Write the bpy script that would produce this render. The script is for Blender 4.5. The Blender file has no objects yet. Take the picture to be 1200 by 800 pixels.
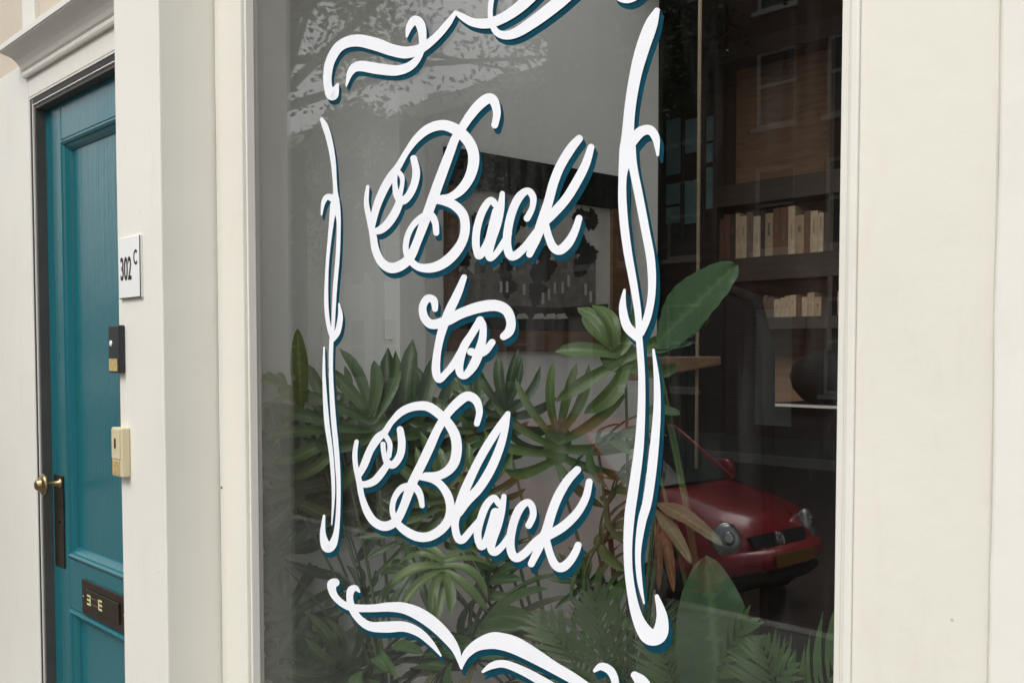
import bpy, math, random
from mathutils import Vector, Matrix

# ------------------------------------------------------------------ camera
scene = bpy.context.scene
C = scene.collection
EYE = 1.88                       # lens height above the pavement
F, CX, CY = 1200.0, 600.0, 467.0 # photograph's focal length and principal point in its own pixels
PITCH = math.radians(2.5)
_f0 = Vector((-0.737, 0.676, 0)).normalized()
RIGHT = Vector((_f0.y, -_f0.x, 0))
FWD = (_f0 * math.cos(PITCH) + Vector((0, 0, -1)) * math.sin(PITCH)).normalized()
UP = RIGHT.cross(FWD).normalized()
CAM = Vector((0, 0, EYE))
cd = bpy.data.cameras.new('camera')
cam = bpy.data.objects.new('camera', cd)
C.objects.link(cam)
cam.matrix_world = Matrix(((RIGHT.x, UP.x, -FWD.x, 0), (RIGHT.y, UP.y, -FWD.y, 0), (RIGHT.z, UP.z, -FWD.z, EYE), (0, 0, 0, 1)))
cd.sensor_width = 36
cd.lens = 36 * F / 1200
cd.shift_y = (CY - 400) / 1200
cd.clip_start = 0.05
cd.clip_end = 2000
scene.camera = cam

# ------------------------------------------------------------------ sky, sun, exposure (soft overcast day)
SUN_EL, SUN_AZ = math.radians(52), math.radians(178)   # azimuth clockwise from +Y: behind the lens, a little to the left
world = bpy.data.worlds.new('World')
scene.world = world
world.use_nodes = True
wn = world.node_tree
wn.nodes.clear()
sky = wn.nodes.new('ShaderNodeTexSky')
sky.sky_type = 'NISHITA'
sky.sun_disc = False
sky.sun_elevation = SUN_EL
sky.sun_rotation = SUN_AZ
sky.air_density = 1.0
sky.dust_density = 4.0
hs = wn.nodes.new('ShaderNodeHueSaturation')
hs.inputs['Saturation'].default_value = 0.12
bg = wn.nodes.new('ShaderNodeBackground')
bg.inputs['Strength'].default_value = 0.15
wo = wn.nodes.new('ShaderNodeOutputWorld')
wn.links.new(sky.outputs[0], hs.inputs['Color'])
wn.links.new(hs.outputs[0], bg.inputs['Color'])
wn.links.new(bg.outputs[0], wo.inputs['Surface'])
sl = bpy.data.lights.new('sun', 'SUN')
sl.energy = 0.5
sl.angle = math.radians(25)
sl.color = (1.0, 0.96, 0.9)
sun = bpy.data.objects.new('sun', sl)
C.objects.link(sun)
sd = Vector((math.sin(SUN_AZ) * math.cos(SUN_EL), math.cos(SUN_AZ) * math.cos(SUN_EL), math.sin(SUN_EL)))
sun.rotation_euler = sd.to_track_quat('Z', 'Y').to_euler()
sun.location = sd * 30
scene.view_settings.view_transform = 'Standard'
scene.view_settings.look = 'None'
scene.view_settings.exposure = 0.73
scene.view_settings.gamma = 1.0
scene.view_settings.use_curve_mapping = False
scene.render.engine = 'CYCLES'
scene.cycles.max_bounces = 12
scene.cycles.diffuse_bounces = 6
scene.cycles.transparent_max_bounces = 24
random.seed(7)

# ------------------------------------------------------------------ pixel helpers
def ray(px, py):
    return FWD + RIGHT * ((px - CX) / F) - UP * ((py - CY) / F)
def PY(px, py, D):               # on the vertical plane Y = D (parallel to the shop front)
    r = ray(px, py)
    return CAM + r * (D / r.y)
def PX(px, py, X):               # on the vertical plane X = const (side walls)
    r = ray(px, py)
    return CAM + r * (X / r.x)

# ------------------------------------------------------------------ object helpers
def tag(o, label=None, cat=None, group=None, kind=None):
    if label: o['label'] = label
    if cat: o['category'] = cat
    if group: o['group'] = group
    if kind: o['kind'] = kind
    return o
def thing(name, loc, label, cat, group=None, rz=0):
    o = bpy.data.objects.new(name, None)
    o.empty_display_size = 0.1
    C.objects.link(o)
    o.location = loc
    o.rotation_euler.z = rz
    return tag(o, label, cat, group)

class MB:
    def __init__(self):
        self.v, self.f, self.sm, self.rib = [], [], [], None
    def add(self, vs, fs, smooth=False):
        n = len(self.v)
        self.v += [Vector(p) for p in vs]
        self.f += [tuple(i + n for i in q) for q in fs]
        self.sm += [smooth] * len(fs)
        return self
    def box(self, x0, x1, y0, y1, z0, z1):
        x0, x1 = min(x0, x1), max(x0, x1)
        y0, y1 = min(y0, y1), max(y0, y1)
        z0, z1 = min(z0, z1), max(z0, z1)
        vs = [(x0, y0, z0), (x1, y0, z0), (x1, y1, z0), (x0, y1, z0), (x0, y0, z1), (x1, y0, z1), (x1, y1, z1), (x0, y1, z1)]
        return self.add(vs, [(0, 3, 2, 1), (4, 5, 6, 7), (0, 1, 5, 4), (1, 2, 6, 5), (2, 3, 7, 6), (3, 0, 4, 7)])
    def tube(self, pts, rad, seg=8, caps=True):
        pts = [Vector(p) for p in pts]
        if not hasattr(rad, '__len__'): rad = [rad] * len(pts)
        vs, fs = [], []
        prev = None
        for i, p in enumerate(pts):
            d = (pts[min(i + 1, len(pts) - 1)] - pts[max(i - 1, 0)]).normalized()
            if prev is None:
                a = d.orthogonal().normalized()
            else:
                a = (prev - d * prev.dot(d)).normalized()
            prev = a
            b = d.cross(a)
            for k in range(seg):
                t = 2 * math.pi * k / seg
                vs.append(p + (a * math.cos(t) + b * math.sin(t)) * rad[i])
        for i in range(len(pts) - 1):
            for k in range(seg):
                k2 = (k + 1) % seg
                fs.append((i * seg + k, i * seg + k2, (i + 1) * seg + k2, (i + 1) * seg + k))
        if caps:
            fs.append(tuple(range(seg))[::-1])
            fs.append(tuple((len(pts) - 1) * seg + k for k in range(seg)))
        return self.add(vs, fs, True)
    def lathe(self, prof, origin, axis=(0, 0, 1), seg=24):       # prof: (radius, height along axis)
        ax = Vector(axis).normalized()
        a = ax.orthogonal().normalized()
        b = ax.cross(a)
        o = Vector(origin)
        vs, fs = [], []
        for r, h in prof:
            for k in range(seg):
                t = 2 * math.pi * k / seg
                vs.append(o + ax * h + (a * math.cos(t) + b * math.sin(t)) * r)
        for i in range(len(prof) - 1):
            for k in range(seg):
                k2 = (k + 1) % seg
                fs.append((i * seg + k, i * seg + k2, (i + 1) * seg + k2, (i + 1) * seg + k))
        fs.append(tuple(range(seg))[::-1])
        fs.append(tuple((len(prof) - 1) * seg + k for k in range(seg)))
        return self.add(vs, fs, True)
    def build(self, name, mat, parent=None, bevel=0, origin=None):
        if origin is None and parent is not None:
            origin = Vector((0, 0, 0))
            p = parent
            while p is not None:
                origin = origin + Vector(p.location)
                p = p.parent
        if origin is None:
            origin = Vector((0, 0, 0))
        me = bpy.data.meshes.new(name)
        me.from_pydata([v - origin for v in self.v], [], self.f)
        me.polygons.foreach_set('use_smooth', self.sm)
        me.update()
        me.materials.append(mat)
        if self.rib is not None:
            at = me.attributes.new('rib', 'FLOAT', 'POINT')
            at.data.foreach_set('value', self.rib + [0.0] * (len(self.v) - len(self.rib)))
        o = bpy.data.objects.new(name, me)
        C.objects.link(o)
        if parent is not None:
            o.parent = parent
        else:
            o.location = origin
        if bevel:
            m = o.modifiers.new('bevel', 'BEVEL')
            m.width = bevel
            m.segments = 3
            m.limit_method = 'ANGLE'
            m.angle_limit = math.radians(40)
        return o
def B(*a):
    return MB().box(*a)
def wavy(x0, x1, y0, y1, z0, z1, amp=0.0012, step=0.09, seed=1):
    """a tall board whose long edges wander a little, as old painted timber does"""
    r = random.Random(seed)
    n = max(2, int((z1 - z0) / step))
    vs, fs = [], []
    off = [[0.0, 0.0] for _ in range(4)]
    for i in range(n + 1):
        z = z0 + (z1 - z0) * i / n
        for k, (x, y) in enumerate(((x0, y0), (x1, y0), (x1, y1), (x0, y1))):
            off[k][0] = off[k][0] * 0.7 + r.gauss(0, amp) * 0.6
            off[k][1] = off[k][1] * 0.7 + r.gauss(0, amp) * 0.06
            back = 0.0 if y == y1 else 1.0
            vs.append((x + off[k][0] * back * (-0.5 if x == x1 else 0.5), y + off[k][1] * back, z))
    for i in range(n):
        for k in range(4):
            k2 = (k + 1) % 4
            fs.append((i * 4 + k, i * 4 + k2, i * 4 + 4 + k2, i * 4 + 4 + k))
    fs.append((3, 2, 1, 0)); fs.append(tuple(n * 4 + k for k in range(4)))
    return MB().add(vs, fs)

def copy_tree(o, parent=None):
    c = o.copy()
    C.objects.link(c)
    c.parent = parent
    for ch in list(o.children):
        copy_tree(ch, c)
    return c

# ------------------------------------------------------------------ materials
def nt(name):
    m = bpy.data.materials.new(name)
    m.use_nodes = True
    t = m.node_tree
    return m, t, t.nodes['Principled BSDF']
def N(t, typ, **kw):
    n = t.nodes.new(typ)
    for k, v in kw.items():
        if k in n.inputs: n.inputs[k].default_value = v
        else: setattr(n, k, v)
    return n
def ramp(t, fac, stops):
    r = t.nodes.new('ShaderNodeValToRGB')
    el = r.color_ramp.elements
    while len(el) < len(stops): el.new(0.5)
    for e, (p, c) in zip(el, stops):
        e.position = p
        e.color = (c[0], c[1], c[2], 1)
    t.links.new(fac, r.inputs[0])
    return r.outputs[0]
def plain(name, col, rough=0.6, metal=0.0, var=0.12, scale=8.0, bump=0.0, coat=0.0, spec=0.5):
    m, t, b = nt(name)
    tc = N(t, 'ShaderNodeTexCoord')
    no = N(t, 'ShaderNodeTexNoise', Scale=scale, Detail=6.0, Roughness=0.6)
    t.links.new(tc.outputs['Object'], no.inputs['Vector'])
    c0 = [c * (1 - var) for c in col]
    c1 = [min(1, c * (1 + var)) for c in col]
    t.links.new(ramp(t, no.outputs['Fac'], [(0.3, c0), (0.7, c1)]), b.inputs['Base Color'])
    b.inputs['Roughness'].default_value = rough
    b.inputs['Metallic'].default_value = metal
    b.inputs['Coat Weight'].default_value = coat
    b.inputs['Coat Roughness'].default_value = 0.08
    b.inputs['Specular IOR Level'].default_value = spec
    if bump:
        n2 = N(t, 'ShaderNodeTexNoise', Scale=scale * 6, Detail=8.0)
        t.links.new(tc.outputs['Object'], n2.inputs['Vector'])
        bp = N(t, 'ShaderNodeBump', Strength=bump, Distance=0.004)
        t.links.new(n2.outputs['Fac'], bp.inputs['Height'])
        t.links.new(bp.outputs[0], b.inputs['Normal'])
    return m
def painted(name, col, rough=0.45, stain=(0.45, 0.40, 0.31), streak=1.0, bump=0.25, specks=True):
    """old gloss paint on wood: broad tone drift, vertical brush marks, small chips and dirt specks"""
    m, t, b = nt(name)
    tc = N(t, 'ShaderNodeTexCoord')
    big = N(t, 'ShaderNodeTexNoise', Scale=1.3, Detail=4.0)
    t.links.new(tc.outputs['Object'], big.inputs['Vector'])
    base = ramp(t, big.outputs['Fac'], [(0.3, [c * 0.95 for c in col]), (0.7, [min(1, c * 1.03) for c in col])])
    mp = N(t, 'ShaderNodeMapping')
    mp.inputs['Scale'].default_value = (55, 55, 1.1)
    t.links.new(tc.outputs['Object'], mp.inputs['Vector'])
    br = N(t, 'ShaderNodeTexNoise', Scale=1.0, Detail=5.0, Roughness=0.55)
    t.links.new(mp.outputs[0], br.inputs['Vector'])
    st = ramp(t, br.outputs['Fac'], [(0.62, (0, 0, 0)), (0.80, (0.35 * streak,) * 3)])
    mp2 = N(t, 'ShaderNodeMapping')
    mp2.inputs['Scale'].default_value = (9, 9, 2.2)
    t.links.new(tc.outputs['Object'], mp2.inputs['Vector'])
    di = N(t, 'ShaderNodeTexNoise', Scale=1.0, Detail=7.0, Roughness=0.7)
    t.links.new(mp2.outputs[0], di.inputs['Vector'])
    dm = ramp(t, di.outputs['Fac'], [(0.55, (0, 0, 0)), (0.8, (0.45, 0.45, 0.45))])
    mul = N(t, 'ShaderNodeMath', operation='MULTIPLY')
    t.links.new(st, mul.inputs[0]); t.links.new(dm, mul.inputs[1])
    add = N(t, 'ShaderNodeMath', operation='ADD')
    t.links.new(mul.outputs[0], add.inputs[0])
    sc = N(t, 'ShaderNodeMath', operation='MULTIPLY')
    sc.inputs[1].default_value = 0.42
    t.links.new(dm, sc.inputs[0]); t.links.new(sc.outputs[0], add.inputs[1])
    fac = add.outputs[0]
    if specks:
        vo = N(t, 'ShaderNodeTexVoronoi', Scale=9.0)
        t.links.new(tc.outputs['Object'], vo.inputs['Vector'])
        sp = ramp(t, vo.outputs['Distance'], [(0.018, (0.8, 0.8, 0.8)), (0.03, (0, 0, 0))])
        a2 = N(t, 'ShaderNodeMath', operation='MAXIMUM')
        t.links.new(fac, a2.inputs[0]); t.links.new(sp, a2.inputs[1])
        fac = a2.outputs[0]
    mx = N(t, 'ShaderNodeMixRGB')
    t.links.new(fac, mx.inputs[0]); t.links.new(base, mx.inputs[1])
    mx.inputs[2].default_value = (*stain, 1)
    t.links.new(mx.outputs[0], b.inputs['Base Color'])
    b.inputs['Roughness'].default_value = rough
    lump = N(t, 'ShaderNodeTexNoise', Scale=7.0, Detail=5.0, Roughness=0.6)
    t.links.new(tc.outputs['Object'], lump.inputs['Vector'])
    b0 = N(t, 'ShaderNodeBump', Strength=0.35, Distance=0.006)
    t.links.new(lump.outputs['Fac'], b0.inputs['Height'])
    bp = N(t, 'ShaderNodeBump', Strength=bump, Distance=0.003)
    t.links.new(br.outputs['Fac'], bp.inputs['Height'])
    t.links.new(b0.outputs[0], bp.inputs['Normal'])
    t.links.new(bp.outputs[0], b.inputs['Normal'])
    return m
def wood(name, c0, c1, rough=0.5, axis=(1, 1, 14)):
    m, t, b = nt(name)
    tc = N(t, 'ShaderNodeTexCoord')
    mp = N(t, 'ShaderNodeMapping')
    mp.inputs['Scale'].default_value = axis
    t.links.new(tc.outputs['Object'], mp.inputs['Vector'])
    no = N(t, 'ShaderNodeTexNoise', Scale=3.0, Detail=8.0, Distortion=0.6)
    t.links.new(mp.outputs[0], no.inputs['Vector'])
    t.links.new(ramp(t, no.outputs['Fac'], [(0.3, c0), (0.7, c1)]), b.inputs['Base Color'])
    b.inputs['Roughness'].default_value = rough
    return m
def brick(name, c0, c1, mortar, scale=1.0):
    m, t, b = nt(name)
    tc = N(t, 'ShaderNodeTexCoord')
    sx = N(t, 'ShaderNodeSeparateXYZ')
    t.links.new(tc.outputs['Object'], sx.inputs[0])
    cb = N(t, 'ShaderNodeCombineXYZ')
    t.links.new(sx.outputs['X'], cb.inputs[0]); t.links.new(sx.outputs['Z'], cb.inputs[1])
    bt = N(t, 'ShaderNodeTexBrick', Scale=scale)
    bt.inputs['Color1'].default_value = (*c0, 1)
    bt.inputs['Color2'].default_value = (*c1, 1)
    bt.inputs['Mortar'].default_value = (*mortar, 1)
    bt.inputs['Brick Width'].default_value = 0.22
    bt.inputs['Row Height'].default_value = 0.065
    bt.inputs['Mortar Size'].default_value = 0.008
    t.links.new(cb.outputs[0], bt.inputs['Vector'])
    t.links.new(bt.outputs['Color'], b.inputs['Base Color'])
    b.inputs['Roughness'].default_value = 0.85
    return m
def paving(name, c0, c1, mortar, w, h):
    m, t, b = nt(name)
    tc = N(t, 'ShaderNodeTexCoord')
    bt = N(t, 'ShaderNodeTexBrick', Scale=1.0)
    bt.inputs['Color1'].default_value = (*c0, 1)
    bt.inputs['Color2'].default_value = (*c1, 1)
    bt.inputs['Mortar'].default_value = (*mortar, 1)
    bt.inputs['Brick Width'].default_value = w
    bt.inputs['Row Height'].default_value = h
    bt.inputs['Mortar Size'].default_value = 0.006
    t.links.new(tc.outputs['Object'], bt.inputs['Vector'])
    t.links.new(bt.outputs['Color'], b.inputs['Base Color'])
    bp = N(t, 'ShaderNodeBump', Strength=0.5, Distance=0.01)
    bp.invert = True
    t.links.new(bt.outputs['Fac'], bp.inputs['Height'])
    t.links.new(bp.outputs[0], b.inputs['Normal'])
    b.inputs['Roughness'].default_value = 0.8
    return m
def clear_glass(name, tint=(0.985, 0.99, 0.985), f0=0.042, gain=1.0, dirt=0.0):
    """window glass: mirror reflection growing towards grazing angles over a clear pass-through"""
    m = bpy.data.materials.new(name)
    m.use_nodes = True
    t = m.node_tree
    t.nodes.clear()
    out = N(t, 'ShaderNodeOutputMaterial')
    geo = N(t, 'ShaderNodeNewGeometry')
    dot = N(t, 'ShaderNodeVectorMath', operation='DOT_PRODUCT')
    t.links.new(geo.outputs['Incoming'], dot.inputs[0]); t.links.new(geo.outputs['Normal'], dot.inputs[1])
    ab = N(t, 'ShaderNodeMath', operation='ABSOLUTE'); t.links.new(dot.outputs['Value'], ab.inputs[0])
    om = N(t, 'ShaderNodeMath', operation='SUBTRACT'); om.inputs[0].default_value = 1; t.links.new(ab.outputs[0], om.inputs[1])
    pw = N(t, 'ShaderNodeMath', operation='POWER'); t.links.new(om.outputs[0], pw.inputs[0]); pw.inputs[1].default_value = 5
    ml = N(t, 'ShaderNodeMath', operation='MULTIPLY_ADD')
    t.links.new(pw.outputs[0], ml.inputs[0]); ml.inputs[1].default_value = 1 - f0; ml.inputs[2].default_value = f0 * gain
    tr = N(t, 'ShaderNodeBsdfTransparent'); tr.inputs['Color'].default_value = (*tint, 1)
    gl = N(t, 'ShaderNodeBsdfGlossy'); gl.inputs['Roughness'].default_value = 0.0
    mx = N(t, 'ShaderNodeMixShader')
    t.links.new(ml.outputs[0], mx.inputs[0]); t.links.new(tr.outputs[0], mx.inputs[1]); t.links.new(gl.outputs[0], mx.inputs[2])
    if dirt:
        tc = N(t, 'ShaderNodeTexCoord')
        mp = N(t, 'ShaderNodeMapping'); mp.inputs['Scale'].default_value = (16, 16, 1.6)
        t.links.new(tc.outputs['Object'], mp.inputs['Vector'])
        n1 = N(t, 'ShaderNodeTexNoise', Scale=1.0, Detail=6.0, Roughness=0.6, Distortion=0.4); t.links.new(mp.outputs[0], n1.inputs['Vector'])
        n2 = N(t, 'ShaderNodeTexNoise', Scale=2.2, Detail=3.0); t.links.new(tc.outputs['Object'], n2.inputs['Vector'])
        d1 = ramp(t, n1.outputs['Fac'], [(0.52, (0, 0, 0)), (0.75, (1, 1, 1))])
        d2 = ramp(t, n2.outputs['Fac'], [(0.42, (0.15, 0.15, 0.15)), (0.65, (1, 1, 1))])
        mu = N(t, 'ShaderNodeMath', operation='MULTIPLY'); t.links.new(d1, mu.inputs[0]); t.links.new(d2, mu.inputs[1])
        ms = N(t, 'ShaderNodeMath', operation='MULTIPLY_ADD'); t.links.new(mu.outputs[0], ms.inputs[0]); ms.inputs[1].default_value = dirt; ms.inputs[2].default_value = dirt * 0.02
        df = N(t, 'ShaderNodeBsdfDiffuse'); df.inputs['Color'].default_value = (0.7, 0.69, 0.66, 1)
        m2 = N(t, 'ShaderNodeMixShader'); t.links.new(ms.outputs[0], m2.inputs[0]); t.links.new(mx.outputs[0], m2.inputs[1]); t.links.new(df.outputs[0], m2.inputs[2])
        mx = m2
    t.links.new(mx.outputs[0], out.inputs['Surface'])
    return m
def leafmat(name, c0, c1, rough=0.38, trans=0.25):
    m, t, b = nt(name)
    oi = N(t, 'ShaderNodeObjectInfo')
    tc = N(t, 'ShaderNodeTexCoord')
    no = N(t, 'ShaderNodeTexNoise', Scale=14.0, Detail=4.0)
    t.links.new(tc.outputs['Object'], no.inputs['Vector'])
    av = N(t, 'ShaderNodeMath', operation='MULTIPLY_ADD')
    t.links.new(no.outputs['Fac'], av.inputs[0]); av.inputs[1].default_value = 0.6
    hm = N(t, 'ShaderNodeMath', operation='MULTIPLY'); hm.inputs[1].default_value = 0.45
    t.links.new(oi.outputs['Random'], hm.inputs[0]); t.links.new(hm.outputs[0], av.inputs[2])
    col = ramp(t, av.outputs[0], [(0.2, c0), (0.8, c1)])
    at = N(t, 'ShaderNodeAttribute', attribute_name='rib')
    rr = ramp(t, at.outputs['Fac'], [(0.86, (0, 0, 0)), (0.98, (0.32, 0.32, 0.32))])
    mr = N(t, 'ShaderNodeMixRGB'); t.links.new(rr, mr.inputs[0]); t.links.new(col, mr.inputs[1])
    mr.inputs[2].default_value = (min(1, c1[0] * 2.4 + 0.03), min(1, c1[1] * 2.0 + 0.03), min(1, c1[2] * 2.0 + 0.015), 1)
    col = mr.outputs[0]
    bn = N(t, 'ShaderNodeTexNoise', Scale=45.0, Detail=3.0); t.links.new(tc.outputs['Object'], bn.inputs['Vector'])
    bb = N(t, 'ShaderNodeBump', Strength=0.25, Distance=0.004); t.links.new(bn.outputs['Fac'], bb.inputs['Height']); t.links.new(bb.outputs[0], b.inputs['Normal'])
    t.links.new(col, b.inputs['Base Color'])
    b.inputs['Roughness'].default_value = rough
    out = t.nodes['Material Output']
    tl = N(t, 'ShaderNodeBsdfTranslucent')
    t.links.new(col, tl.inputs['Color'])
    mx = N(t, 'ShaderNodeMixShader'); mx.inputs[0].default_value = trans
    t.links.new(b.outputs[0], mx.inputs[1]); t.links.new(tl.outputs[0], mx.inputs[2])
    t.links.new(mx.outputs[0], out.inputs['Surface'])
    return m

M = {}
M['cream'] = painted('cream gloss paint', (0.75, 0.73, 0.645))
M['white_paint'] = painted('off white paint', (0.76, 0.745, 0.68))
M['plaster'] = painted('beige plaster', (0.62, 0.55, 0.44), rough=0.8, streak=0.3)
M['teal'] = painted('teal door paint', (0.010, 0.125, 0.152), rough=0.2, stain=(0.006, 0.045, 0.06), bump=0.5, specks=True)
M['rubber'] = plain('black draught strip', (0.012, 0.012, 0.012), 0.5)
M['strip_grey'] = plain('dark grey strip', (0.07, 0.07, 0.065), 0.6)
M['bronze'] = plain('dark bronze', (0.075, 0.052, 0.035), 0.38, 0.85, 0.35, 30)
M['brass'] = plain('worn brass', (0.30, 0.22, 0.12), 0.32, 0.9, 0.4, 40)
M['brass_mark'] = plain('bright brass marks', (0.75, 0.72, 0.38), 0.4, 0.2)
M['stone'] = plain('grey stone', (0.28, 0.27, 0.25), 0.8, 0, 0.2, 12, 0.4)
M['letter'] = painted('white sign paint', (0.86, 0.88, 0.92), rough=0.45, stain=(0.56, 0.61, 0.68), specks=False, bump=0.12, streak=1.6)
M['shade'] = plain('petrol blue sign paint', (0.0015, 0.050, 0.080), 0.75, 0, 0.25, 30, 0, 0, 0.12)
M['glass'] = clear_glass('shop window glass', gain=1.5, dirt=0.04)
M['added_roof_glass'] = clear_glass('added roof light glass')
M['int_white'] = plain('white interior wall', (0.82, 0.82, 0.79), 0.8, 0, 0.04, 2)
M['int_dark'] = plain('dark brown interior wall', (0.10, 0.075, 0.055), 0.85, 0, 0.15, 2)
M['ceiling'] = plain('dark ceiling', (0.10, 0.09, 0.08), 0.9)
M['floor'] = wood('dark floor boards', (0.22, 0.16, 0.11), (0.32, 0.24, 0.17), 0.5)
M['oak'] = wood('warm shelf wood', (0.20, 0.115, 0.065), (0.29, 0.17, 0.095), 0.6, (2, 14, 14))
M['shelf'] = wood('dark stained shelf', (0.035, 0.026, 0.02), (0.06, 0.043, 0.032), 0.6, (2, 14, 14))
M['walnut'] = wood('walnut frame', (0.10, 0.055, 0.03), (0.17, 0.09, 0.045), 0.4)
M['black'] = plain('black stain', (0.012, 0.012, 0.012), 0.9, spec=0.1)
M['plastic_black'] = plain('black plastic', (0.014, 0.014, 0.016), 0.35)
M['plastic_cream'] = plain('yellowed cream plastic', (0.62, 0.55, 0.36), 0.4)
M['tan'] = plain('tan name label', (0.45, 0.33, 0.14), 0.5, 0, 0.3, 60)
M['sign_white'] = plain('white enamel', (0.80, 0.80, 0.78), 0.25, 0, 0.03)
M['ink'] = plain('black ink', (0.008, 0.008, 0.008), 0.5)
M['led'] = plain('white button', (0.85, 0.85, 0.85), 0.3)
M['leaf'] = leafmat('dark green leaf', (0.02, 0.055, 0.018), (0.07, 0.135, 0.04), 0.42)
M['leaf_fresh'] = leafmat('fresh green leaf', (0.04, 0.09, 0.025), (0.11, 0.18, 0.05), 0.42)
M['leaf_blue'] = leafmat('blue green paddle leaf', (0.025, 0.06, 0.03), (0.055, 0.115, 0.05), 0.45)
M['leaf_yellow'] = leafmat('yellow green leaf', (0.13, 0.19, 0.03), (0.24, 0.29, 0.06), 0.45, 0.4)
M['leaf_dry'] = leafmat('dry brown leaf', (0.07, 0.03, 0.008), (0.15, 0.06, 0.016), 0.7)
M['leaf_pale'] = leafmat('pale olive leaf', (0.06, 0.065, 0.03), (0.11, 0.11, 0.05), 0.6)
M['stem'] = plain('green stem', (0.05, 0.085, 0.025), 0.5)
M['pot'] = plain('grey ceramic pot', (0.18, 0.18, 0.17), 0.4, 0, 0.1)
M['soil'] = plain('potting soil', (0.03, 0.02, 0.014), 0.95, 0, 0.4, 60, 0.6)
M['tree_leaf'] = leafmat('street tree leaf', (0.03, 0.055, 0.015), (0.07, 0.11, 0.03), 0.5, 0.3)
M['bark'] = plain('grey bark', (0.10, 0.085, 0.065), 0.9, 0, 0.35, 15, 0.8)
M['car_red'] = plain('red car paint', (0.58, 0.028, 0.04), 0.3, 0, 0.06, 4, 0, 0.9)
M['car_black'] = plain('black car trim', (0.015, 0.015, 0.015), 0.5)
M['tyre'] = plain('tyre rubber', (0.02, 0.02, 0.02), 0.8)
M['rim'] = plain('silver wheel rim', (0.5, 0.5, 0.52), 0.35, 0.8)
M['chrome'] = plain('chrome', (0.75, 0.75, 0.77), 0.15, 1.0, 0.02)
M['lamp_glass'] = plain('headlight glass', (0.62, 0.66, 0.66), 0.1, 0.55, 0.06, 8)
M['indicator'] = plain('orange indicator', (0.6, 0.2, 0.03), 0.3)
M['plate'] = plain('yellow number plate', (0.36, 0.20, 0.03), 0.5)
M['car_glass'] = plain('dark car glass', (0.05, 0.07, 0.06), 0.15, 0, 0.05, 3, 0, 0.0, 0.18)
M['pavement'] = paving('grey paving slabs', (0.15, 0.145, 0.135), (0.19, 0.18, 0.17), (0.07, 0.065, 0.06), 0.3, 0.3)
M['road'] = paving('brick road clinkers', (0.085, 0.06, 0.05), (0.12, 0.08, 0.065), (0.04, 0.035, 0.03), 0.2, 0.1)
M['kerb'] = plain('pale kerb stone', (0.40, 0.39, 0.36), 0.8, 0, 0.15, 6, 0.4)
M['brick_red'] = brick('red brown brick', (0.13, 0.05, 0.032), (0.17, 0.07, 0.045), (0.20, 0.18, 0.15))
M['brick_dark'] = brick('dark brown brick', (0.075, 0.045, 0.035), (0.10, 0.06, 0.045), (0.14, 0.125, 0.11))
M['brick_grey'] = brick('grey painted brick', (0.46, 0.45, 0.42), (0.50, 0.49, 0.46), (0.42, 0.41, 0.38))
M['stucco'] = plain('pale cream stucco', (0.52, 0.49, 0.43), 0.8, 0, 0.08, 3)
M['trim'] = plain('white window trim', (0.62, 0.61, 0.57), 0.5)
M['house_glass'] = plain('dark house glass', (0.04, 0.055, 0.06), 0.08, 0, 0.2, 1)
M['roof'] = plain('dark roof tile', (0.07, 0.045, 0.04), 0.8, 0, 0.2, 5)
M['teal_panel'] = plain('dull teal panel', (0.20, 0.33, 0.34), 0.5)

# ------------------------------------------------------------------ main planes of the shop front (metres from the lens, along +Y)
D_PIL = 1.300      # face of the pilaster
D_FRM = 1.475      # face of the window frame
D_GLS = 1.515      # outer face of the glass
D_CAS = 1.420      # door casing
D_DOOR = 1.470     # door leaf
S_PIL0, S_PIL1 = 3.291, 2.960   # pilaster, distance to the left of the lens
S_FR0, S_FR1 = 2.790, 0.838     # window opening
S_PIER = 0.600
Z_TOPWIN, Z_BOTWIN = 3.15, 0.62

# ------------------------------------------------------------------ ground
def struct(name, mb, mat, **k):
    return tag(mb.build(name, mat, **k), kind='structure')
struct('pavement', B(-60, 40, -2.99, 1.7, -0.3, 0.0), M['pavement'])
struct('kerb', B(-60, 40, -3.13, -2.99, -0.3, 0.012), M['kerb'], bevel=0.012)
struct('road', B(-60, 40, -13.2, -3.13, -0.4, -0.17), M['road'])
struct('kerb', B(-60, 40, -13.35, -13.2, -0.3, 0.0), M['kerb'], bevel=0.012)
struct('pavement', B(-60, 40, -17.0, -13.35, -0.3, -0.01), M['pavement'])
struct('ground', B(-400, 400, -400, 400, -0.9, -0.45), M['stone'])

# ------------------------------------------------------------------ the shop building
bld = thing('shop_building', (-2.0, 1.6, 0), 'cream painted shop front building with pilaster, door casing and cornice', 'building')
TOP = 4.75                          # front kept low so sky reaches the added roof light
wavy(-S_PIL0, -S_PIL1, D_PIL, 1.545, 0, TOP, 0.0022, seed=3).build('pilaster', M['white_paint'], bld, 0.006)
wavy(-S_PIER, 3.6, D_FRM - 0.014, 1.545, 0, TOP, 0.003, 0.06, seed=4).build('pier', M['white_paint'], bld, 0.006)
B(-S_PIL1 + 0.001, -S_PIER - 0.001, D_FRM - 0.01, 1.545, Z_TOPWIN + 0.2, TOP).build('upper_wall', M['cream'], bld, 0.004)
B(-S_PIL1 + 0.001, -S_PIER - 0.001, D_FRM - 0.03, 1.545, 0, Z_BOTWIN - 0.12).build('stall_riser', M['cream'], bld, 0.004)
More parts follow.
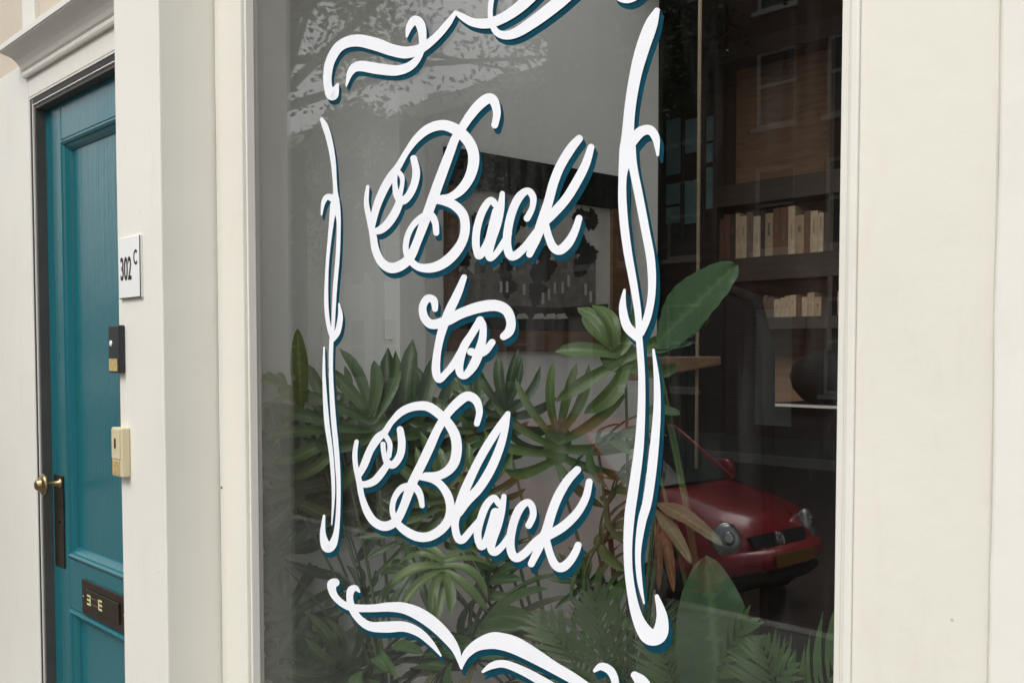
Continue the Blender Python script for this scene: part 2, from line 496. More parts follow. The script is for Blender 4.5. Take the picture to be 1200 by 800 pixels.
# door bay
S_C0, S_C1 = 4.90, 4.510            # casing left of the door
z_head = PY(41, 110.6, D_CAS).z
z_cor0 = PY(36, 84, D_CAS).z
z_cor1 = z_cor0 + 0.115
B(-S_C0, -S_C1, D_CAS, 1.545, 0, z_cor0 + 0.05).build('door_casing', M['white_paint'], bld, 0.005)
B(-S_C1 + 0.0005, -S_PIL0 - 0.0005, D_CAS + 0.002, 1.545, z_head, z_cor0 + 0.03).build('door_fascia', M['white_paint'], bld, 0.004)
B(-S_C0 - 4.0, -S_C0 - 0.001, D_CAS + 0.012, 1.545, 0, z_cor0 + 0.05).build('side_wall', M['white_paint'], bld, 0.004)
B(-S_C0 - 4.0, -S_PIL0 - 0.001, D_CAS + 0.02, 1.545, z_cor0 + 0.051, TOP).build('upper_wall', M['plaster'], bld, 0.004)
B(-4.55, -4.40, D_CAS - 0.004, D_CAS + 0.03, z_cor1 + 0.004, z_cor1 + 0.9).build('transom_post', M['white_paint'], bld, 0.004)
# cornice: cove above a bead, returned to the wall at its left end
prof = [(0.0, -0.02), (0.012, -0.02), (0.016, -0.012), (0.016, 0.0), (0.010, 0.008), (0.018, 0.014), (0.024, 0.03), (0.034, 0.048), (0.050, 0.066), (0.070, 0.078), (0.080, 0.084), (0.082, 0.088), (0.086, 0.090), (0.086, 0.112), (0.0, 0.114)]
mb = MB()
vs, fs = [], []
for p, h in prof:
    z = z_cor0 + h
    vs += [(-(S_C1 + p), D_CAS + 0.001, z), (-(S_C1 + p), D_CAS - p, z), (-S_PIL0 - 0.0008, D_CAS - p, z)]
for i in range(len(prof) - 1):
    for k in range(2):
        a = i * 3 + k
        fs.append((a, a + 1, a + 4, a + 3))
mb.add(vs, fs)
mb.build('cornice', M['white_paint'], bld)
# rebate strips round the door: fine bead, dark draught strip, inner stop
def jamb_strip(name, s0, s1, y0, y1, mat, bev=0.002):
    mb = B(-s0, -s1, y0, y1, 0.3, z_head - 0.001)
    mb.box(-s1, -S_PIL0 - 0.001, y0, y1, z_head - (S_C1 - s1), z_head - (S_C1 - s0) - 0.0005)
    return mb.build(name, mat, bld, bev)
jamb_strip('door_bead', S_C1 - 0.0005, S_C1 - 0.008, D_CAS + 0.003, 1.56, M['white_paint'])
jamb_strip('draught_strip', S_C1 - 0.0085, S_C1 - 0.030, D_CAS + 0.0065, 1.56, M['rubber'])
jamb_strip('door_stop', S_C1 - 0.0305, S_C1 - 0.036, D_CAS + 0.006, 1.56, M['white_paint'])
jamb_strip('draught_strip', S_C1 - 0.0365, S_C1 - 0.052, D_CAS + 0.012, 1.56, M['strip_grey'])
B(-S_C1, -S_PIL0 - 0.001, 1.0, 1.6, 0, 0.3).build('door_step', M['stone'], bld, 0.01)
struct('door_wall', B(-S_C1, -S_PIL0, 1.60, 1.72, 0.3, z_head), M['int_dark'])

# nail head on the frame
MB().lathe([(0.003, 0), (0.003, 0.002), (0.0015, 0.003)], PY(260, 571, D_FRM - 0.001), (0, -1, 0), 10).build('nail', M['bronze'], bld)

# ------------------------------------------------------------------ the teal door
door = thing('front_door', (-4.0, D_DOOR + 0.02, 0.305), 'teal painted panelled front door with bronze letter plate and brass knob', 'door')
S_D0 = S_C1 - 0.0525
S_D1 = 3.40
DZ0, DZ1 = 0.305, z_head - 0.052
xs0 = PY(76, 400, D_DOOR).x          # inner edge of the left stile
xs1 = -S_D1 - (xs0 + S_D0)           # mirrored right stile
z_up1 = PY(76, 162, D_DOOR).z        # top of upper panel
z_up0 = PY(85, 655, D_DOOR).z        # top of lock rail
z_lo1 = PY(86, 713, D_DOOR).z        # bottom of lock rail
z_lo0 = 0.305 + 0.12
yb = D_DOOR + 0.045
B(-S_D0, xs0, D_DOOR, yb, DZ0, DZ1).build('stile', M['teal'], door, 0.004)
B(xs1, -S_D1, D_DOOR, yb, DZ0, DZ1).build('stile', M['teal'], door, 0.004)
for z0, z1 in ((z_up1, DZ1), (z_lo1, z_up0), (DZ0, z_lo0)):
    B(xs0 + 0.0005, xs1 - 0.0005, D_DOOR + 0.0005, yb, z0, z1).build('rail', M['teal'], door, 0.003)
for z0, z1 in ((z_up0, z_up1), (z_lo0, z_lo1)):
    pn = B(xs0, xs1, D_DOOR + 0.026, yb, z0, z1).build('panel', M['teal'], door)
    # raised moulding round the panel (stepped ogee)
    mb = MB()
    prof2 = [(0.0, 0.006), (0.004, -0.004), (0.014, -0.008), (0.022, -0.003), (0.026, 0.004), (0.036, 0.010), (0.046, 0.020), (0.048, 0.026)]
    x0, x1 = xs0 + 0.0006, xs1 - 0.0006
    vs, fs = [], []
    for o_, h in prof2:
        vs += [(x0 + o_, D_DOOR + h, z0 + 0.0006 + o_), (x1 - o_, D_DOOR + h, z0 + 0.0006 + o_), (x1 - o_, D_DOOR + h, z1 - 0.0006 - o_), (x0 + o_, D_DOOR + h, z1 - 0.0006 - o_)]
    for i in range(len(prof2) - 1):
        for k in range(4):
            k2 = (k + 1) % 4
            fs.append((i * 4 + k, i * 4 + k2, i * 4 + 4 + k2, i * 4 + 4 + k))
    mb.add(vs, fs)
    mb.build('moulding', M['teal'], door)
# knob on a long spindle over a dark plate
kb = PY(74, 566, D_DOOR)
e0, e1 = PY(62, 572, D_DOOR), PY(82, 668, D_DOOR)
esc = B(kb.x - 0.095, kb.x + 0.012, D_DOOR - 0.006, D_DOOR - 0.0003, e1.z, kb.z + 0.03).build('lock_plate', M['bronze'], door, 0.002)
MB().lathe([(0.006, 0), (0.006, 0.003), (0.004, 0.004)], (kb.x - 0.03, D_DOOR - 0.006, e0.z - 0.13), (0, -1, 0), 12).build('keyhole', M['black'], esc)
MB().lathe([(0.022, 0.0), (0.022, 0.006), (0.012, 0.012), (0.010, 0.05), (0.012, 0.056), (0.040, 0.060), (0.046, 0.066), (0.044, 0.074), (0.030, 0.080), (0.024, 0.083), (0.022, 0.094), (0.016, 0.100), (0.006, 0.102)], (kb.x - 0.01, D_DOOR - 0.006, kb.z), (0, -1, 0), 28).build('knob', M['brass'], door)
# letter plate
l0, l1 = PY(98, 677, D_DOOR), PY(102, 719, D_DOOR)
lx0, lz1, lz0 = l0.x, l0.z, l1.z
lx1 = lx0 + 0.44
lp = B(lx0, lx1, D_DOOR - 0.008, D_DOOR - 0.0003, lz0, lz1).build('letter_plate', M['bronze'], door, 0.003)
h_ = lz1 - lz0
MB().box(lx0 + 0.055, lx1 - 0.055, D_DOOR - 0.014, D_DOOR - 0.0082, lz0 + h_ * 0.22, lz1 - h_ * 0.22).build('flap', M['bronze'], lp, 0.003)
def glyph_e(x, flip):
    w, t_, zc, hh = 0.036, 0.007, (lz0 + lz1) / 2, h_ * 0.145
    mb = MB()
    y0, y1 = D_DOOR - 0.0155, D_DOOR - 0.0141
    xs_ = (x + w - t_, x + w) if flip else (x, x + t_)
    mb.box(xs_[0], xs_[1], y0, y1, zc - hh, zc + hh)
    for dz in (-hh, -t_ / 2, hh - t_):
        if flip: mb.box(x, x + w - t_ - 0.0003, y0, y1, zc + dz, zc + dz + t_)
        else: mb.box(x + t_ + 0.0003, x + w, y0, y1, zc + dz, zc + dz + t_)
    return mb
for x in (lx0 + 0.018, lx1 - 0.018):
    MB().lathe([(0.006, 0), (0.006, 0.0015), (0.003, 0.003)], (x, D_DOOR - 0.0082, (lz0 + lz1) / 2), (0, -1, 0), 12).build('screw', M['brass'], lp)
glyph_e(lx0 + 0.075, True).build('letter_mark', M['brass_mark'], lp)
glyph_e(lx0 + 0.190, False).build('letter_mark', M['brass_mark'], lp)
for dz in (-0.012, 0.012):
    B(lx0 + 0.122, lx0 + 0.185, D_DOOR - 0.0152, D_DOOR - 0.0141, (lz0 + lz1) / 2 + dz - 0.003, (lz0 + lz1) / 2 + dz + 0.003).build('letter_mark', M['brass'], lp)

# ------------------------------------------------------------------ house number and bells on the pilaster
n0, n1 = PY(140.5, 277, D_PIL), PY(168, 348, D_PIL)
nx0, nx1, nz0, nz1 = n0.x + 0.01, n1.x, n1.z, PY(168, 275, D_PIL).z
num = thing('house_number_sign', ((nx0 + nx1) / 2, D_PIL - 0.003, nz0), 'small white 302c house number plate on the pilaster', 'sign')
B(nx0, nx1, D_PIL - 0.008, D_PIL - 0.0003, nz0, nz1).build('plate', M['sign_white'], num, 0.001)
mb = B(nx1 - 0.0045, nx1 + 0.0015, D_PIL - 0.0088, D_PIL - 0.0081, nz0 - 0.001, nz1)
mb.box(nx0, nx1 - 0.005, D_PIL - 0.0088, D_PIL - 0.0081, nz0 - 0.001, nz0 + 0.0025)
mb.build('edge_shadow', M['ink'], num)  # shadow along the plate's right and bottom edges, painted as black strips
def text_mesh(name, txt, loc, size, mat, parent, sx=1.0):
    cu = bpy.data.curves.new(name, 'FONT')
    cu.body = txt
    cu.size = size
    cu.extrude = 0.0004
    cu.offset = size * 0.014
    ob = bpy.data.objects.new(name, cu)
    C.objects.link(ob)
    dg = bpy.context.evaluated_depsgraph_get()
    me = bpy.data.meshes.new_from_object(ob.evaluated_get(dg))
    bpy.data.objects.remove(ob)
    mb = MB()
    # letters stand on the facade: text x -> X, text y -> Z, facing -Y
    mb.v = [Vector((loc[0] + v.co.x * sx, loc[1] - v.co.z, loc[2] + v.co.y)) for v in me.vertices]
    mb.f = [tuple(p.vertices) for p in me.polygons]
    mb.sm = [False] * len(mb.f)
    return mb.build(name, mat, parent)
wN, hN = nx1 - nx0, nz1 - nz0
text_mesh('numeral', '302', (nx0 + wN * 0.06, D_PIL - 0.0088, nz0 + hN * 0.31), hN * 0.53, M['ink'], num, wN * 0.63 / (hN * 0.53 * 1.75))
text_mesh('numeral', 'C', (nx0 + wN * 0.695, D_PIL - 0.0088, nz0 + hN * 0.54), hN * 0.34, M['ink'], num, 0.62)

def bell(name, label, px0, px1, py0, py1, depth, mat, facefrac):
    b1 = PY(px1, (py0 + py1) / 2, D_PIL)
    yf = D_PIL - depth
    b0 = PY(px0, (py0 + py1) / 2, yf)
    z1, z0 = PY(px0 + 6, py0, yf).z, PY(px0 + 6, py1, yf).z
    t = thing(name, ((b0.x + b1.x) / 2, D_PIL, z0), label, 'doorbell')
    B(b0.x, b1.x, yf, D_PIL - 0.0004, z0, z1).build('housing', mat, t, 0.004)
    return t, b0.x, b1.x, yf, z0, z1
t, x0, x1, yf, z0, z1 = bell('doorbell', 'black doorbell with white button and tan label', 127, 147, 381, 437, 0.02, M['plastic_black'], 0.6)
MB().lathe([(0.010, 0), (0.010, 0.0015), (0.008, 0.003)], (x0 + 0.024, yf - 0.0002, z0 + (z1 - z0) * 0.62), (0, -1, 0), 20).build('button', M['led'], t)
B(x0 + 0.008, x1 - 0.014, yf - 0.0025, yf - 0.0002, z0 + 0.006, z0 + (z1 - z0) * 0.30).build('name_label', M['tan'], t, 0.001)
t, x0, x1, yf, z0, z1 = bell('doorbell', 'yellowed cream doorbell with tan label below', 131, 153, 501, 558, 0.028, M['plastic_cream'], 0.6)
B(x0 + 0.006, x1 - 0.010, yf - 0.003, yf - 0.0002, z0 + (z1 - z0) * 0.36, z1 - 0.005).build('cover', M['plastic_cream'], t, 0.002)
B(x0 + 0.030, x0 + 0.042, yf - 0.0048, yf - 0.0032, z0 + (z1 - z0) * 0.58, z0 + (z1 - z0) * 0.78).build('button', M['bronze'], t, 0.001)
B(x0 + 0.008, x1 - 0.016, yf - 0.0022, yf - 0.0002, z0 + 0.006, z0 + (z1 - z0) * 0.32).build('name_label', M['tan'], t, 0.001)

# ------------------------------------------------------------------ the shop window
win = thing('shop_window', (-(S_FR0 + S_FR1) / 2, D_GLS, Z_BOTWIN), 'large shop window in a cream painted wooden frame', 'window')
zt, zb = Z_TOPWIN, Z_BOTWIN
wavy(-S_PIL1 + 0.004, -S_FR0, D_FRM, 1.535, zb - 0.118, zt + 0.198, 0.0018, seed=5).build('jamb', M['cream'], win, 0.006)
wavy(-S_FR1, -S_PIER - 0.004, D_FRM, 1.535, zb - 0.118, zt + 0.198, 0.0018, seed=6).build('jamb', M['cream'], win, 0.006)
B(-S_FR0 + 0.0005, -S_FR1 - 0.0005, D_FRM + 0.002, 1.535, zt, zt + 0.197).build('head', M['cream'], win, 0.006)
B(-S_FR0 + 0.0005, -S_FR1 - 0.0005, D_FRM - 0.05, 1.535, zb - 0.117, zb).build('sill', M['cream'], win, 0.008)
for a, b_ in ((-S_FR0 + 0.0008, -S_FR0 + 0.010), (-S_FR1 - 0.016, -S_FR1 - 0.0008)):
    B(a, b_, D_FRM + 0.012, D_GLS - 0.0005, zb + 0.0005, zt - 0.0005).build('glazing_bead', M['white_paint'], win, 0.003)
B(-S_FR1 + 0.010, -S_FR1 + 0.024, D_FRM - 0.007, D_FRM - 0.0004, zb, zt).build('glazing_bead', M['white_paint'], win, 0.003)
B(-S_FR0 + 0.0008, -S_FR1 - 0.0008, D_GLS, D_GLS + 0.006, zb + 0.0008, zt - 0.0008).build('glass_pane', M['glass'], win)

# ------------------------------------------------------------------ sign painting on the glass
def catmull(pts, n=9):
    out = []
    m = len(pts)
    for i in range(m - 1):
        p0, p1, p2, p3 = pts[max(i - 1, 0)], pts[i], pts[i + 1], pts[min(i + 2, m - 1)]
        for k in range(n):
            t = k / n
            out.append(tuple(0.5 * ((2 * b) + (-a + c) * t + (2 * a - 5 * b + 4 * c - d) * t * t + (-a + 3 * b - 3 * c + d) * t ** 3) for a, b, c, d in zip(p0, p1, p2, p3)))
    out.append(tuple(float(c) for c in pts[-1]))
    return out
def ribbon(mb, pts, y0, y1, off=(0, 0)):
    """a brush stroke given as (x, y, width) in photograph pixels, laid on the glass plane"""
    s = catmull([tuple(map(float, p)) for p in pts])
    L, R = [], []
    n = len(s)
    for i, (x, y, w) in enumerate(s):
        xa, ya, _ = s[max(i - 1, 0)]
        xb, yb_, _ = s[min(i + 1, n - 1)]
        dx, dy = xb - xa, yb_ - ya
        l = math.hypot(dx, dy) or 1
        nx, ny = -dy / l, dx / l
        w = max(w, 0.6) / 2
        L.append((x + nx * w, y + ny * w))
        R.append((x - nx * w, y - ny * w))
    vs, fs = [], []
    def put(x, y, k):
        d = y0 + (y1 - y0) * k
        p = PY(x, y, D_GLS)
        vs.append((p.x + off[0], D_GLS - d, p.z + off[1]))
    for i in range(n):
        put(*L[i], i / (n - 1)); put(*R[i], i / (n - 1))
    for i in range(n - 1):
        fs.append((2 * i, 2 * i + 1, 2 * i + 3, 2 * i + 2))
    for end in (0, n - 1):                         # round brush ends
        x, y, w = s[end]
        w = max(w, 0.6) / 2
        a0 = math.atan2(L[end][1] - y, L[end][0] - x)
        sg = 1 if end == 0 else -1
        idx = [2 * end]
        for k in range(1, 8):
            a = a0 + sg * math.pi * k / 8
            put(x + math.cos(a) * w, y + math.sin(a) * w, end / (n - 1))
            idx.append(len(vs) - 1)
        idx.append(2 * end + 1)
        fs.append(tuple(idx))
    mb.add(vs, fs)
SH = (0.0082, -0.0135)
def paint(name, label, cat, pieces, part, group=None):
    allp = [p for st in pieces for s in st for p in s]
    c = PY(sum(p[0] for p in allp) / len(allp), max(p[1] for p in allp), D_GLS)
    t = thing(name, (c.x, D_GLS - 0.001, c.z), label, cat, group)
    k = 0
    for st in pieces:
        mw, ms = MB(), MB()
        for s in st:
            a = 0.0030 + k * 0.00006
            ribbon(mw, s, a, a + 0.00004)
            for q in (1, 2):
                a = 0.0006 + (2 * k + q) * 0.00007
                ribbon(ms, s, a, a + 0.00005, (SH[0] * q / 2, SH[1] * q / 2))
            k += 1
        o = mw.build(part, M['letter'], t)
        ms.build('shade', M['shade'], o)
    return t

B1 = [
 [(581,147,8),(583.5,133,9),(580,119,11),(573,116,12),(562,124,12),(552,136,11),(544,148,10),(535,162,10),(528,180,11),(516,212,12),(506,240,12),(498,262,11),(490.5,282,10),(482,301,11),(471,311,12),(459,314,12),(448,307,10),(441,292,9),(438,274,8),(434,256,7),(430.5,238,6),(432,219,4)],
 [(437,266,7),(442,244,9),(450,224,10),(459,208,10),(468,195,8),(478,178,7),(490,162,9),(504,151,11),(520,147,12),(535,152,13),(547,162,13),(555,176,13),(556,192,13),(551,209,12),(541,223,11),(529,231,9),(517,233,8)],
 [(486,186,8),(489,202,9),(486,218,9),(479,231,9),(472,235,10),(466,228,8),(464,216,6),(464,206,6)],
 [(466,200,6),(472,207,6),(472.5,216,5),(470,228,6)],
 [(470,236,9),(464,250,10),(455,263,10),(446,270,9),(438,271,6)],
 [(512,235,8),(522,236,10),(534,241,11),(544,252,11),(546.5,267,11),(543,283,11),(533,298,12),(520,309,12),(506,314,11),(492,313,9),(482,305,8),(477,294,7),(478,280,7),(484,266,7),(494,256,8),(505,252,9),(511,260,8),(512.5,273,7)],
]
A1 = [
 [(582,240,8),(576,235,8),(567,247,9),(560.5,267,9),(559,286,9),(562,300,8),(568,294,10),(575,283,12),(580,264,12),(583,248,10)],
 [(590,227,6),(588,244,9),(583,262,12),(577,280,12),(574,296,10),(576,303,7),(583,297,7),(592,284,8),(598,274,7)],
]
C1 = [[(619,256,8),(625,244,7),(626,231,8),(619.5,224,8),(610,231,10),(602,247,10),(597,267,10),(595.5,286,10),(599,299,10),(606,299,10),(617,289,9),(628,275,9),(638,263,9)]]
K1 = [
 [(680,163,9),(670,175,11),(658,195,11),(650,215,11),(644,237,11),(637,259,12),(630,279,11),(622,298,8)],
 [(694,173,8),(688,192,10),(678,212,11),(665,233,11),(651,249,11),(637,263,10)],
 [(640,262,9),(644.5,278,9),(650,290,10),(658,293,11),(668,284,11),(675.5,270,9),(680,256,8)],
]
paint('painted_word', 'white script word Back with petrol blue shade painted on glass', 'lettering', [B1, A1, C1, K1], 'letter')
T2 = [
 [(545,325,7),(537,345,10),(527,366,11),(519,388,10),(514,410,9),(512,432,10),(515.5,444,9),(524,437,8),(534,425,9),(545,406,9)],
 [(511,362,7),(509.5,352,9),(502,350,9),(496.5,360,9),(499,373,10),(508,380,11),(524,376,12),(542,367,12),(563,360,13),(582,358,13),(595,364,12),(600,377,11),(598,388,11),(591.5,394,9)],
]
O2 = [
 [(564,375,9),(555,390,9),(545,406,10),(540,423,10),(540,436,9),(546,440,8),(556,428,11),(563,411,11),(567,394,9),(567,380,8),(563,375,8)],
 [(553,412,9),(562,414,9),(570,411,9),(578,401,8)],
]
paint('painted_word', 'short white script word to, painted on glass between the two longer words', 'lettering', [T2, O2], 'letter')
B3 = [
 [(560,496,7),(563,482,8),(559,469,10),(549,464,11),(538,471,11),(525,485,10),(514,503,10),(504,525,11),(494,546,11),(486,562,11),(481,574,11),(474.5,592,10),(466,609,10),(453,616,11),(440,611,10),(431,598,9),(425,581,7),(422,564,7),(418,546,6),(417,531,6),(419,517,5)],
 [(422,556,7),(428,544,9),(435,527,9),(444,513,10),(452,506,8),(460,494,7),(472,482,9),(487,476,10),(502,476,11),(515,484,11),(526,495,11),(534,509,12),(536.5,524,12),(534,540,12),(526,551,11),(514,557,10),(500,557,8)],
 [(470,503,8),(472,518,9),(470,533,9),(462,544,9),(455,541,8),(451,530,6),(450,520,6)],
 [(453,510,6),(458,520,6),(457,534,6)],
 [(455,544,8),(448,554,9),(440,563,9),(430,567,8),(423,566,6)],
 [(494,558,8),(508,561,9),(518,568,9),(526,580,10),(529,594,10),(527,608,11),(518,620,11),(504,628,11),(490,628,11),(476,621,10),(466,611,8),(461,597,6.5),(464,582,7),(473,571,8),(486,570,9),(493,578,8),(496,592,6)],
]
L3 = [
 [(596,484,5),(585,502,9),(571,524,10),(559,546,10),(547,572,11),(539,594,11),(534.5,612,9),(537,628,9),(543,632,9),(553,621,8),(563,609,7)],
 [(597,484,5),(593,504,8),(586,527,10),(576,550,11),(563,571,11),(549,586,11),(539,600,10)],
]
A3 = [
 [(586,590,7),(580,583,8),(571,592,9),(564,610,9),(561,626,9),(565,640,8),(572,632,10),(578,616,12),(582,600,11)],
 [(592,581,6),(589,598,9),(584,615,11),(578,632,11),(577,643,9),(582,646,9),(591,638,8),(600,625,8)],
]
C3 = [[(621,615,8),(626,604,8),(625,593,8),(619,588,8),(610,596,10),(603,613,10),(599.5,632,10),(601,647,10),(607,653,10),(617,647,10),(629,634,9),(638,627,9)]]
K3 = [
 [(678,550,9),(667,562,10),(656,580,11),(648,600,11),(642,620,11),(633,641,10),(624,660,8)],
 [(692,564,8),(688,582,9),(678,600,10),(663,615,11),(649,624,11),(637,631,9)],
 [(641,630,9),(646,648,9),(652,661,10),(660,664,11),(669,657,10),(676,646,9),(679,638,8)],
]
paint('painted_word', 'white script word Black painted on glass below the other words', 'lettering', [B3, L3, A3, C3, K3], 'letter')

colL = [[
 [(378,140,4),(382,148,7),(387,164,7),(391.5,189,6),(394,221,5),(395,240,9),(398,260,5),(397,298,5),(393.5,340,5),(391,390,4)],
 [(392,240,8),(388.5,270,5),(384.5,312,4),(383.5,354,5),(386,380,5),(391,396,6)],
 [(398.5,356,2),(400,371,6),(397,388,7),(391,397,7)],
 [(394,234,10),(385,231,7),(380,238,5),(378,252,2)],
 [(389.5,398,5),(389,436,5),(391.5,485,6),(396,534,6),(398,576,5),(396,618,6),(391,637,10),(384,640,12),(379.5,625,7),(381,604,3)],
 [(381,407,2),(381,443,4),(384,492,6),(389.5,534,5),(392,576,4),(390,614,1.5)],
]]
paint('painted_scroll', 'slender white scrollwork painted upright on glass beside the door pilaster', 'painted ornament', colL, 'stroke')
colR = [[
 [(771,13,7),(764,30,15),(754,58,16),(746,88,14),(740,123,13),(737,156,14),(736,178,18),(731,205,10),(731,244,10),(736,290,10),(744,335,9),(749,368,8),(750,392,7)],
 [(740,170,12),(743,195,10),(749,225,10),(757,267,10),(764,306,10),(765,342,9),(760,371,9),(752,390,9)],
 [(733,340,3),(731,361,9),(736,382,11),(748,394,12)],
 [(740,168,13),(752,155,12),(763,153,11),(770,163,9),(772,182,3)],
 [(750,394,8),(753,434,8),(753,476,9),(750,525,11),(744,570,12),(739,605,12),(737,647,10),(740,686,10),(748,722,13),(761,744,19),(774,742,19),(777,722,13),(771,698,5)],
 [(767,410,3),(771,447,7),(771,486,9),(766.5,538,11),(760,586,11),(753.5,611,10),(749,647,7),(751,680,6),(756,706,2)],
]]
paint('painted_scroll', 'bold white scrollwork painted upright on glass over the dark room', 'painted ornament', colR, 'stroke')
topS = [[
 [(397,99,3),(391,111,14),(386,104,10),(385,88,10),(389,70,11),(400,54,12),(418,48,14),(440,52,15),(460,59,14),(478,62,14),(495,57,11),(512,44,9),(526,28,8),(535,15,4)],
 [(535,15,4),(544,21,8),(556,27,10),(572,28,12),(588,23,12),(606,12,13),(622,-2,14),(640,-20,13),(662,-36,9)],
 [(407,101,2),(412,85,8),(422,78,12),(444,81,13),(466,83,12),(483,77,10),(494,63,7),(496.5,45,9),(494,30,11),(487.5,24,10),(481,32,8),(478,43,3)],
 [(590,-26,5),(580,-10,6),(576,10,6),(577,26,6),(583,38,8),(594,42,10),(608,38,12),(628,25,14),(648,10,15),(666,-5,15),(688,-24,12),(706,-34,7)],
 [(718,-16,5),(724,-4,7),(734,0,9),(745,-3,9),(756,-14,8),(760,-30,5)],
]]
paint('painted_scroll', 'white scrollwork painted across the top of the glass above the words', 'painted ornament', topS, 'stroke')
botS = [[
 [(394,682,10),(390,684,11),(391,693,9),(396,701,8),(405,708,8),(416,711.5,9),(437,712,9),(457.5,710.5,11),(475,712,13),(492.5,719,15),(510,731,15),(526,747,13),(536,762,9),(542,782,3)],
 [(542,781,3),(547,767,9),(559,756,13),(576.5,750,19),(590,751,20),(606,756,20),(629,768.5,17),(650,781,14),(671,793,13),(692,806,11),(712,814,7)],
 [(422.5,693,2),(418,688.5,7),(412.5,691,9),(411,700,8),(414,712.5,9),(422.5,725,9),(435,733,11),(454,734,13),(475,733.5,12),(492.5,740.5,10),(506.5,753,7),(518,767.6,2)],
 [(567,786,3),(578,779,8),(592,777,9),(611.5,784,10),(632.5,795,11),(655,808,11),(680,822,7)],
 [(698,785,4),(706,780,9),(716.5,785,10),(722,797,9),(722,812,8),(712,822,4)],
 [(745,790,9),(753,798,15),(762,812,14),(766,830,6)],
]]
paint('painted_scroll', 'white scrollwork painted across the foot of the glass over the leaves', 'painted ornament', botS, 'stroke')

# ------------------------------------------------------------------ the room behind the glass
SA, SB = 3.40, 3.70               # window pier and side wall
RX0, RX1, RY1, RZ = -7.0, 3.5, 5.70, 4.25
struct('interior_floor', B(RX0, RX1, 1.722, RY1, 0.05, 0.12), M['floor'])
KX0, KX1, KY0, KY1 = -3.66, 2.2, 1.66, 4.05       # unseen roof light, added to bring daylight onto the interior walls
mb = B(RX0, KX0, 1.5, RY1, RZ, RZ + 0.2)
mb.box(KX1, RX1, 1.5, RY1, RZ, RZ + 0.2).box(KX0, KX1, KY1, RY1, RZ, RZ + 0.2)
struct('interior_ceiling', mb, M['ceiling'])
struct('interior_ceiling', B(KX0 + 0.001, KX1 - 0.001, 1.55, KY0, RZ, RZ + 0.2), M['int_white'])
rfl = thing('added_roof_light', ((KX0 + KX1) / 2, (KY0 + KY1) / 2, RZ + 0.2), 'unseen white framed roof light added in the ceiling to brighten the room', 'roof light')
mb = B(KX0 - 0.06, KX0 + 0.03, KY0 - 0.06, KY1 + 0.06, RZ + 0.2005, RZ + 0.28)
mb.box(KX1 - 0.03, KX1 + 0.06, KY0 - 0.06, KY1 + 0.06, RZ + 0.2005, RZ + 0.28)
mb.box(KX0 + 0.0305, KX1 - 0.0305, KY0 - 0.06, KY0 + 0.03, RZ + 0.2005, RZ + 0.28).box(KX0 + 0.0305, KX1 - 0.0305, KY1 - 0.03, KY1 + 0.06, RZ + 0.2005, RZ + 0.28)
mb.build('frame', M['white_paint'], rfl)
B(KX0 + 0.031, KX1 - 0.031, KY0 + 0.031, KY1 - 0.031, RZ + 0.235, RZ + 0.241).build('glass', M['added_roof_glass'], rfl)
struct('interior_wall_back', B(RX0, RX1, RY1, RY1 + 0.1, 0, RZ), M['int_dark'])
struct('interior_wall_right', B(RX1, RX1 + 0.1, 1.722, RY1, 0, RZ), M['int_white'])
struct('interior_wall_far_left', B(RX0 - 0.1, RX0, 1.722, RY1, 0, RZ), M['int_dark'])
NA, NB = Vector((-3.42, 1.73, 0)), Vector((-2.95, 2.167, 0))       # splayed face of the window pier
yB1 = PX(770, 415, -SB).y
mb = MB()
pl = [(NA.x, NA.y), (NB.x, NB.y), (NB.x - 0.02, NB.y + 0.13), (-SB - 0.12, 2.45), (-SB - 0.2, 1.7225), (-SB - 0.2, 1.55), (NA.x, 1.55)]
n_ = len(pl)
mb.add([(x, y, 0.12) for x, y in pl] + [(x, y, RZ) for x, y in pl], [tuple(range(n_))[::-1], tuple(range(n_, 2 * n_))] + [(k, (k + 1) % n_, n_ + (k + 1) % n_, n_ + k) for k in range(n_)])
struct('interior_pier', mb, M['int_white'], bevel=0.003)
struct('interior_wall_side', B(-SB - 0.12, -SB, 2.452, yB1, 0.12, RZ), M['int_white'], bevel=0.003)
struct('interior_front_wall', B(RX0, -SB - 0.2, 1.722, 1.80, 0.0, RZ), M['int_dark'])
struct('interior_front_wall', B(-S_PIER + 0.02, RX1, 1.547, 1.60, 0.0, RZ), M['int_white'])
struct('interior_front_wall', B(-SA + 0.001, -S_PIER - 0.001, 1.547, 1.60, Z_TOPWIN + 0.1, RZ), M['int_white'])
# display shelf behind the glass
struct('window_deck', B(-SA + 0.002, -S_PIER, 1.547, 2.75, 0.12, 0.36), M['int_white'])
# thin panel moulding on the pier
pn_ = Vector((NB.y - NA.y, NA.x - NB.x, 0)).normalized()
def PN(px, py):
    r = ray(px, py)
    return CAM + r * ((NA - CAM).dot(pn_) / r.dot(pn_)) + pn_ * 0.001
mp_ = MB().tube([PN(451, 250), PN(451, 397), PN(460, 398)], 0.0035, 6)
tag(mp_.build('cable_trunking', M['int_white']), 'thin white cable trunking on the interior pier', 'trunking')

